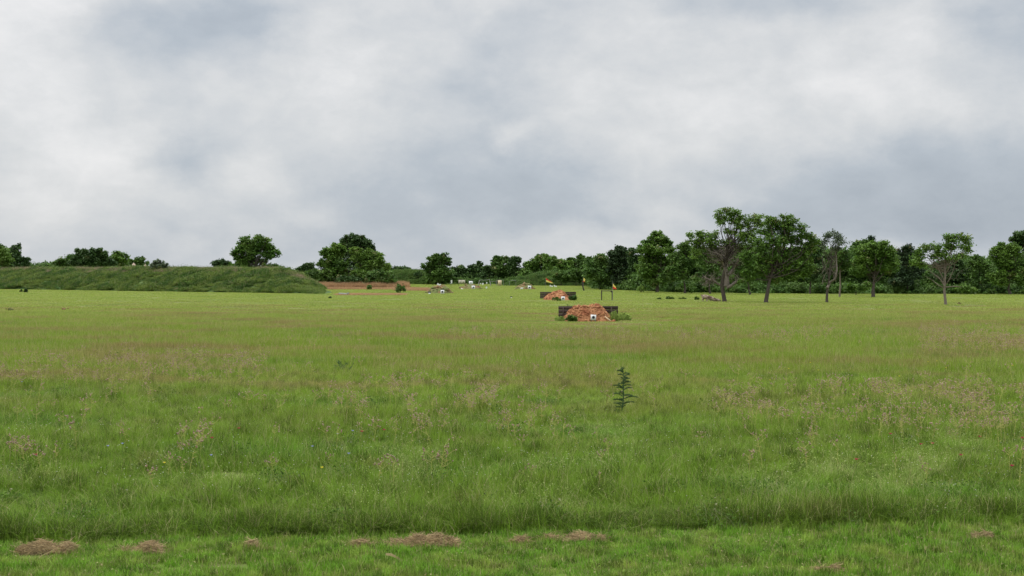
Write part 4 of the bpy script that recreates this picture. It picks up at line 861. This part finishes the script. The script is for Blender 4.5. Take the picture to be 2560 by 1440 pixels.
weedbush('weed_bush', 'upright dark weed in the field before the left part of the berm', 65, 731, 8, 9, LEAF['dark'], 200)
weedbush('weed_bush', 'smaller dark weed just left of the upright one before the berm', 53, 730, 5, 6, LEAF['dark'], 120)
weedbush('weed_bush', 'lone dark weed stalk in the field below the berm end', 825, 746, 5, 7, LEAF['dark'], 100)
# ant mounds
for px, py, w_, lab in ((2398, 761, 7, 'small reddish ant mound right of the pale trunked tree'), (161, 776, 10, 'small reddish ant mound in the left of the field'), (26, 777, 12, 'reddish ant mound at the far left edge of the field')):
    m = gd(py)/F; mb = MB(); c = gp(px, py); lumps(mb, [c+np.array((rng.normal()*.25*w_*m, rng.normal()*.2, .12*rng.uniform(.5, 1.5))) for _ in range(14)], w_*m*.22)
    tag(part('ant_mound', mb, M['oldsoil'], origin=c), lab, 'ant mound')

# ================================================================== tall spiny weed
B0 = gp(1553, 1043); d = B0[1]; m = d/F
r = thing('tall_spiny_weed', 'tall dark green spiny weed with tiers of drooping branches in the middle of the meadow', 'plant', B0)
k = MB(); stem = np.array([at(x, y, d) for x, y in ((1553, 1044), (1554, 1030), (1557, 1010), (1559, 990), (1558, 965), (1560, 945), (1558, 932), (1554, 922))]); tube(k, stem, np.linspace(.017, .006, 8), 6)
stemk = k
def stem_at(y): ys = [1044, 1030, 1010, 990, 965, 945, 932, 922]; xs = [1553, 1554, 1557, 1559, 1558, 1560, 1558, 1554]; return np.interp(-y, [-v for v in ys], xs)
tiers = [(1032, -22, -6), (1022, 10, -8), (1018, -26, -9), (1012, 40, -5), (1010, 22, -3), (1004, -30, -5), (998, 46, -7), (996, -12, 4), (994, -28, -9), (990, 30, -2), (982, -12, -3), (976, 28, -6), (974, -10, -4), (968, -32, -3), (966, 24, -4), (958, -18, 2), (952, 22, 3), (950, -8, -5), (943, 20, -5), (940, -18, -3), (934, 20, 0), (932, -10, -6), (926, 7, -5)]
tiers = [(y, dx*.78, dy) for y, dx, dy in tiers]+[(y+rng.uniform(-5, 5), (rng.uniform(6, 20)*rng.choice((-1, 1))), rng.uniform(-7, 2)) for y in range(930, 1032, 11)]
for q, (y, dx, dy) in enumerate(tiers):
    k = MB(); x0 = stem_at(y); dep = rng.uniform(-.12, .12)*abs(dx)/20
    P = []
    for i in range(7):
        s = i/6; p = at(x0+dx*s, y+dy*(1-(1-s)**2)*1.0-abs(dx)*.06*math.sin(s*3.14)+abs(dx)*.04*s*s, d); p[1] += dep*s; P.append(p)
    P = np.array(P); tube(k, P, np.linspace(.006, .003, 7), 4)
    n = int(abs(dx)*2.6)+10; si = rng.uniform(.12, 1, n)
    for s in si:
        p = np.array([np.interp(s*6, range(7), P[:, c]) for c in range(3)]); up = np.array((rng.normal()*.5, rng.normal()*.5, rng.uniform(.2, 1.)))*rng.uniform(.025, .05); sd_ = np.array((.006, .004, 0))
        k.add([p-sd_, p+sd_, p+up], [[0, 1, 2]], rng.uniform(.7, 1.4))
    part('leafy_branch', k, M['spiny'], r)
k = stemk
for _ in range(170):
    y = rng.choice([1040, 1034, 1015, 1000, 985, 972, 960, 950, 925, 922])+rng.uniform(-5, 5); p = at(stem_at(y), y, d)
    v = np.array((rng.normal(), rng.normal(), rng.uniform(-.2, 1)))*rng.uniform(.02, .045); k.add([p-np.array((0, 0, .006)), p+np.array((0, 0, .006)), p+v], [[0, 1, 2]], rng.uniform(.7, 1.4))
part('stem', k, M['spiny'], r)
# smaller one on the left
c = gp(858, 934); d = c[1]; k = MB()
for _ in range(26):
    a = rng.uniform(0, 6.28); L = rng.uniform(.15, .36); tip = c+np.array((math.cos(a)*L, math.sin(a)*L*.5, rng.uniform(.1, .42))); P = curve(c+np.array((0, 0, .02)), tip, .12, 5); tube(k, P, np.linspace(.008, .003, 5), 4)
    for _ in range(16):
        p = P[rng.integers(1, 5)]+rng.normal(size=3)*.02; v = rng.normal(size=3)*.04; k.add([p, p+np.array((.012, 0, .004)), p+v], [[0, 1, 2]], rng.uniform(.7, 1.3))
tag(part('spiny_weed', k, M['spiny'], origin=c), 'small dark green spiny weed among brown seed heads left of centre', 'plant')

# ================================================================== clipping piles on the mown strip
def clippings(label, px0, px1, yt, yb, humps, n=1500):
    humps = [(c, s*.82, a) for c, s, a in humps]
    d = gd(yb); m = d/F; L = (px1-px0)*m; x0 = (px0-CX)*m; hmax = (yb-yt)*m*.8; mb = MB(); dep = min(.34, L*.32)
    def hh(u): return sum(a*math.exp(-((u-c)/s)**2) for c, s, a in humps)
    c0 = np.array((x0+L/2, d+dep*.5, 0.)); nx, ny = 40, 12; V = []
    for i in range(nx+1):
        for j in range(ny+1):
            u, t = i/nx, j/ny*2-1; z = hmax*.42*hh(u)*(1-t*t)*(1+.5*nd(u*L, t, 0, 9)); V.append((x0+u*L, c0[1]+t*dep/2, max(-.01, z)-.012))
    mb.add(V, [[i*(ny+1)+j, (i+1)*(ny+1)+j, (i+1)*(ny+1)+j+1, i*(ny+1)+j+1] for i in range(nx) for j in range(ny)], .42)
    for _ in range(n):
        u = rng.uniform(0, 1); t = rng.uniform(-1, 1)
        hv = hh(u)
        if rng.uniform() > hv*1.6+.12: continue
        z = hmax*.62*hv*(1-t*t)*(1+.7*nd(u*L, t, 0, 9))+rng.uniform(0, .035)*hv; p = np.array((x0+u*L, c0[1]+t*dep/2, z+.008)); a = rng.uniform(0, 6.28); l = rng.uniform(.03, .17)
        v = np.array((math.cos(a), math.sin(a), rng.normal()*.4))*l/2; s_ = np.array((-math.sin(a)*.3, math.cos(a)*.3, .9))*rng.uniform(.0012, .003); b = np.array((0, 0, rng.uniform(0, .018)))
        mb.add([p-v-s_, p-v+s_, p+b+s_, p+b-s_, p+v+s_, p+v-s_], [[0, 1, 2, 3], [3, 2, 4, 5]], rng.uniform(.55, 1.7))
    o = part('clippings_pile', mb, M['straw'], origin=c0); tag(o, label, 'grass clippings', 'piles of dry mowing clippings')
clippings('long brown clippings pile with two humps at the far left of the mown strip', 12, 200, 1354, 1388, [(.45, .22, 1), (.78, .09, .85), (.2, .12, .4)], 3800)
clippings('brown clippings pile with one broad hump, second from the left', 262, 432, 1358, 1386, [(.62, .2, 1), (.25, .1, .3)], 3000)
clippings('small dark clippings clump, third from the left', 560, 672, 1353, 1378, [(.58, .14, 1), (.2, .1, .25)], 1700)
clippings('faint flat clippings patch left of the longest middle pile', 868, 936, 1353, 1369, [(.5, .3, .9)], 1100)
clippings('long lumpy clippings pile in the middle of the mown strip', 955, 1150, 1336, 1370, [(.45, .14, .9), (.7, .14, 1), (.2, .12, .4), (.88, .08, .5)], 4200)
clippings('thin scatter of clippings right of the middle pile', 1275, 1342, 1340, 1359, [(.4, .3, .7)], 700)
clippings('flat ribbon of clippings right of centre on the mown strip', 1350, 1520, 1338, 1357, [(.15, .1, .6), (.6, .18, 1), (.9, .1, .5)], 2200)
clippings('small curled clippings clump at the far right of the mown strip', 2428, 2498, 1332, 1353, [(.28, .14, .9), (.62, .2, 1)], 1100)
clippings('loose clippings at the bottom edge right of centre', 2015, 2115, 1392, 1432, [(.75, .16, .5), (.35, .2, .25)], 420)
# dry leaf with twig and two pale straws
mb = MB(); d = gd(1405); P = np.array([at(x, y, d) for x, y in ((966, 1383), (982, 1386), (994, 1394), (1006, 1404), (1018, 1404))]); P[:, 1] -= (P[:, 2])*.5
for i in range(4): mb.add([P[i]-np.array((0, 0, .012)), P[i]+np.array((0, 0, .012)), P[i+1]+np.array((0, .01, .014)), P[i+1]-np.array((0, -.01, .014))], [[0, 1, 2, 3]], 1.5-.3*i)
lumps(mb, [at(1014+rng.normal()*6, 1404+rng.normal()*3, d) for _ in range(10)], .012)
tag(part('dry_leaf', mb, M['straw'], origin=gp(992, 1408)), 'curled dry brown leaf lying below the middle clippings pile', 'leaf')
for px0, y0, px1, y1, lab in ((1130, 1399, 1234, 1406, 'long pale straw lying on the mown strip below centre'), (100, 1391, 138, 1372, 'pale straw leaning on the two humped clippings pile')):
    mb = MB(); d = gd(max(y0, y1)+6); tube(mb, [at(px0, y0, d), at((px0+px1)/2, (y0+y1)/2+1, d), at(px1, y1, d)], .003, 4, 1.6); tag(part('straw', mb, M['straw'], origin=gp(px0, y0+6)), lab, 'straw')

# ================================================================== dried thistles
def thistle_parts(h, nb):
    st = MB(); heads = []; lean = rng.normal(size=2)*.2*h
    P = np.array([(0, 0, -.02), (lean[0]*.2, lean[1]*.2, h*.35), (lean[0]*.6, lean[1]*.6, h*.7), (lean[0], lean[1], h)]); tube(st, P, [.0062, .0052, .0038, .0025], 5, 1.)
    heads.append(P[-1])
    for i in range(nb):
        s = rng.uniform(.55, .95); b = np.array([np.interp(s*3, range(4), P[:, c]) for c in range(3)]); a = rng.uniform(0, 6.28); L = h*rng.uniform(.12, .38)
        tip = b+np.array((math.cos(a)*L*.85, math.sin(a)*L*.85, L*.6)); tube(st, curve(b, tip, .1, 4), [.0035, .003, .0025, .002], 4, 1.1, .5, cap=False); heads.append(tip)
        if rng.uniform() < .5: heads.append(tip+rng.normal(size=3)*.02)
    for _ in range(10):
        s = rng.uniform(.1, .8); b = np.array([np.interp(s*3, range(4), P[:, c]) for c in range(3)]); v = np.array((rng.normal(), rng.normal(), .6))*.035
        st.add([b-np.array((0, 0, .008)), b+np.array((0, 0, .008)), b+v], [[0, 1, 2]], 1.1, .3)
    return st, heads
def head_mb(mb, p, r):
    lumps(mb, [p], r, rng.uniform(.7, 1.2), 0., 1.1)
    n = 7; A = rng.normal(size=(n, 3)); A[:, 2] = np.abs(A[:, 2])+.5; A /= np.linalg.norm(A, axis=1)[:, None]
    for a in A:
        q = p+a*r*.6; e_ = p+a*r*1.7; s_ = np.cross(a, (0, 1, .2))*r*.22; mb.add([q-s_, q+s_, e_], [[0, 1, 2]], 1., .85)
def sample_bands():
    out = []
    def g(n, x0, x1, y0, y1):
        for _ in range(n): out.append((rng.uniform(x0, x1), rng.uniform(y0, y1)))
    g(240, -60, 660, 905, 985); g(90, 300, 620, 905, 940); g(110, 820, 1400, 930, 1110); g(150, 1800, 2620, 1000, 1095); g(70, 2250, 2560, 1040, 1120); g(220, 2300, 2620, 830, 900); g(260, 1100, 2100, 835, 870)
    g(170, -60, 2620, 930, 1140); g(40, -60, 2620, 1100, 1240); g(9, 20, 180, 1130, 1200); g(6, 420, 520, 1140, 1210); g(70, 2300, 2620, 830, 900); g(200, 700, 2620, 840, 880)
    for cx, cy, n in ((860, 1030, 5), (1000, 1000, 12), (1190, 1040, 12), (1230, 1010, 8), (1880, 1010, 8), (2070, 1010, 12), (2200, 1005, 12), (2440, 1030, 14), (2370, 1010, 10), (2480, 1010, 12), (450, 1150, 5), (2000, 1060, 4), (1130, 1080, 5)):
        for _ in range(n): out.append((cx+rng.normal()*22, cy+rng.normal()*10))
    # clumped by noise
    return [p for p in out if nd(p[0]*.01, p[1]*.03, 4.) > -.35 or p[1] > 1090]
TH = sorted(sample_bands(), key=lambda p: -p[1])
TG = 'dried thistles scattered over the meadow'; TL = 'dried thistle with brown and whitish seed heads on a pale yellow stalk in the meadow'
protos = [(thistle_parts(h, nb)) for h, nb in ((.36, 5), (.46, 7), (.32, 4), (.5, 8), (.42, 6), (.54, 7))]
pm = []
for st, heads in protos:
    pm.append((st.mesh('stalk', M['stalk']), heads))
headmeshes = []
for _ in range(4): mb = MB(); head_mb(mb, np.zeros(3), .011); headmeshes.append(mb.mesh('seed_head', M['head']))
NP_ = 46
for i, (px, py) in enumerate(TH[:NP_]):
    c = gp(px, py); sm, heads = pm[i % 6]; s = rng.uniform(.75, 1.15)
    r = thing('thistle', TL, 'thistle', c, TG); r.rotation_euler = (0, 0, rng.uniform(0, 6.28)); r.scale = (s, s, s)
    link(bpy.data.objects.new('stalk', sm), r)
    for hd in heads: o = bpy.data.objects.new('seed_head', headmeshes[rng.integers(0, 4)]); o.location = tuple(hd); link(o, r)
# whole-plant copies carry the head colour through a second material on their head faces
whole = []
for k_ in range(7):
    st, heads = thistle_parts(rng.uniform(.34, .54), int(rng.integers(4, 8))); hb = MB(); [head_mb(hb, hd, .0105) for hd in heads]
    nst4 = sum(len(f) for f in st.f4); nst3 = sum(len(f) for f in st.f3)
    for v, t, k2 in zip(hb.v, hb.t, hb.k): pass
    off = st.n
    st.v += hb.v; st.t += hb.t; st.k += hb.k; n3a = nst3; st.f3 += [f+off for f in hb.f3]; st.f4 += [f+off for f in hb.f4]; st.n += hb.n
    me = st.mesh('thistle', [M['stalk'], M['head']]); mi = np.zeros(len(me.polygons), np.int32); mi[nst4+n3a:] = 1
    if len(mi) == nst4+nst3+sum(len(f) for f in hb.f3): me.polygons.foreach_set('material_index', mi)
    whole.append(me)
for i, (px, py) in enumerate(TH[NP_:300]):
    o = bpy.data.objects.new('thistle', whole[i % 7]); o.location = tuple(gp(px, py)); s = rng.uniform(.75, 1.15); o.scale = (s, s, s); o.rotation_euler = (0, 0, rng.uniform(0, 6.28)); link(o); tag(o, TL, 'thistle', TG)
P = np.array([gp(*p) for p in TH[300:]]); instancer('distant_thistles', P, rz(len(P)), rng.uniform(.8, 1.2, (len(P), 3))*np.array((1.15, 1.15, 1)), whole, 'drifts of brownish dried thistles too far off to count', 'thistles')

# ------------------------------------------------------------------ wild flowers
def flower(name, label, px, py, hgt, rad, mt, group=None):
    """px, py: where the bloom shows"""
    d = F*(H-hgt)/(py-HY); c = np.array(((px-CX)/F*d, d, 0.)); r = thing(name, label, 'flower', c, group); k = MB(); tip = c+np.array((0, 0, hgt)); tube(k, curve(c, tip, .03, 4), [.003, .0028, .0024, .002], 4); part('stem', k, M['greenstem'], r)
    k = MB()
    for i in range(5):
        a = i/5*6.283+.3; u = np.array((math.cos(a), math.sin(a), .75)); u /= np.linalg.norm(u); v = np.array((-math.sin(a), math.cos(a), 0)); k.add([tip, tip+u*rad*.7+v*rad*.5, tip+u*rad*1.2, tip+u*rad*.7-v*rad*.5], [[0, 1, 2, 3]])
    part('bloom', k, M[mt], r)
for grp, nm, lab, mt, rad, pts in (
  ('crimson flowers in the meadow', 'crimson_flower', 'small crimson flower in the meadow grass', 'crimson', .033, [(2450, 1093), (2556, 1096), (2331, 1110), (2302, 1112), (2226, 1086), (2141, 1150), (2402, 1139), (2530, 1166), (597, 1072), (530, 1096), (90, 1138), (905, 1080), (960, 1076)]),
  ('yellow flowers in the meadow', 'yellow_flower', 'small bright yellow flower in the meadow grass', 'ylpetal', .026, [(805, 1170), (941, 957), (2219, 985), (2365, 920), (2342, 903), (2320, 905), (2046, 926), (2026, 907), (1972, 922), (411, 1158), (2532, 914), (2248, 941), (1925, 951)]),
  ('pale blue flowers in the meadow', 'blue_flower', 'small pale blue flower in the meadow grass', 'blpetal', .026, [(781, 1117), (306, 1110), (270, 1116), (528, 1139), (1225, 1012), (882, 1078), (872, 1135), (55, 955), (845, 1086)])):
    for px, py in pts: flower(nm, lab, px, py, .3, rad, mt, grp)
mb = MB()
for _ in range(2):
    pass
def tiny(m_):
    for _ in range(5):
        c = np.array((rng.normal()*.3, rng.normal()*.3, rng.uniform(.2, .36))); lumps(m_, [c], .006, flat=.6)
srcs = variants('tiny_bloom', 3, M['whpetal'], tiny)
P = np.array([gp(rng.uniform(-60, 2620), 900+rng.beta(1.3, 1.6)*400) for _ in range(260)]); instancer('white_flowers', P, rz(len(P)), np.ones((len(P), 3)), srcs, 'tiny whitish flowers sprinkled through the meadow', 'flowers')
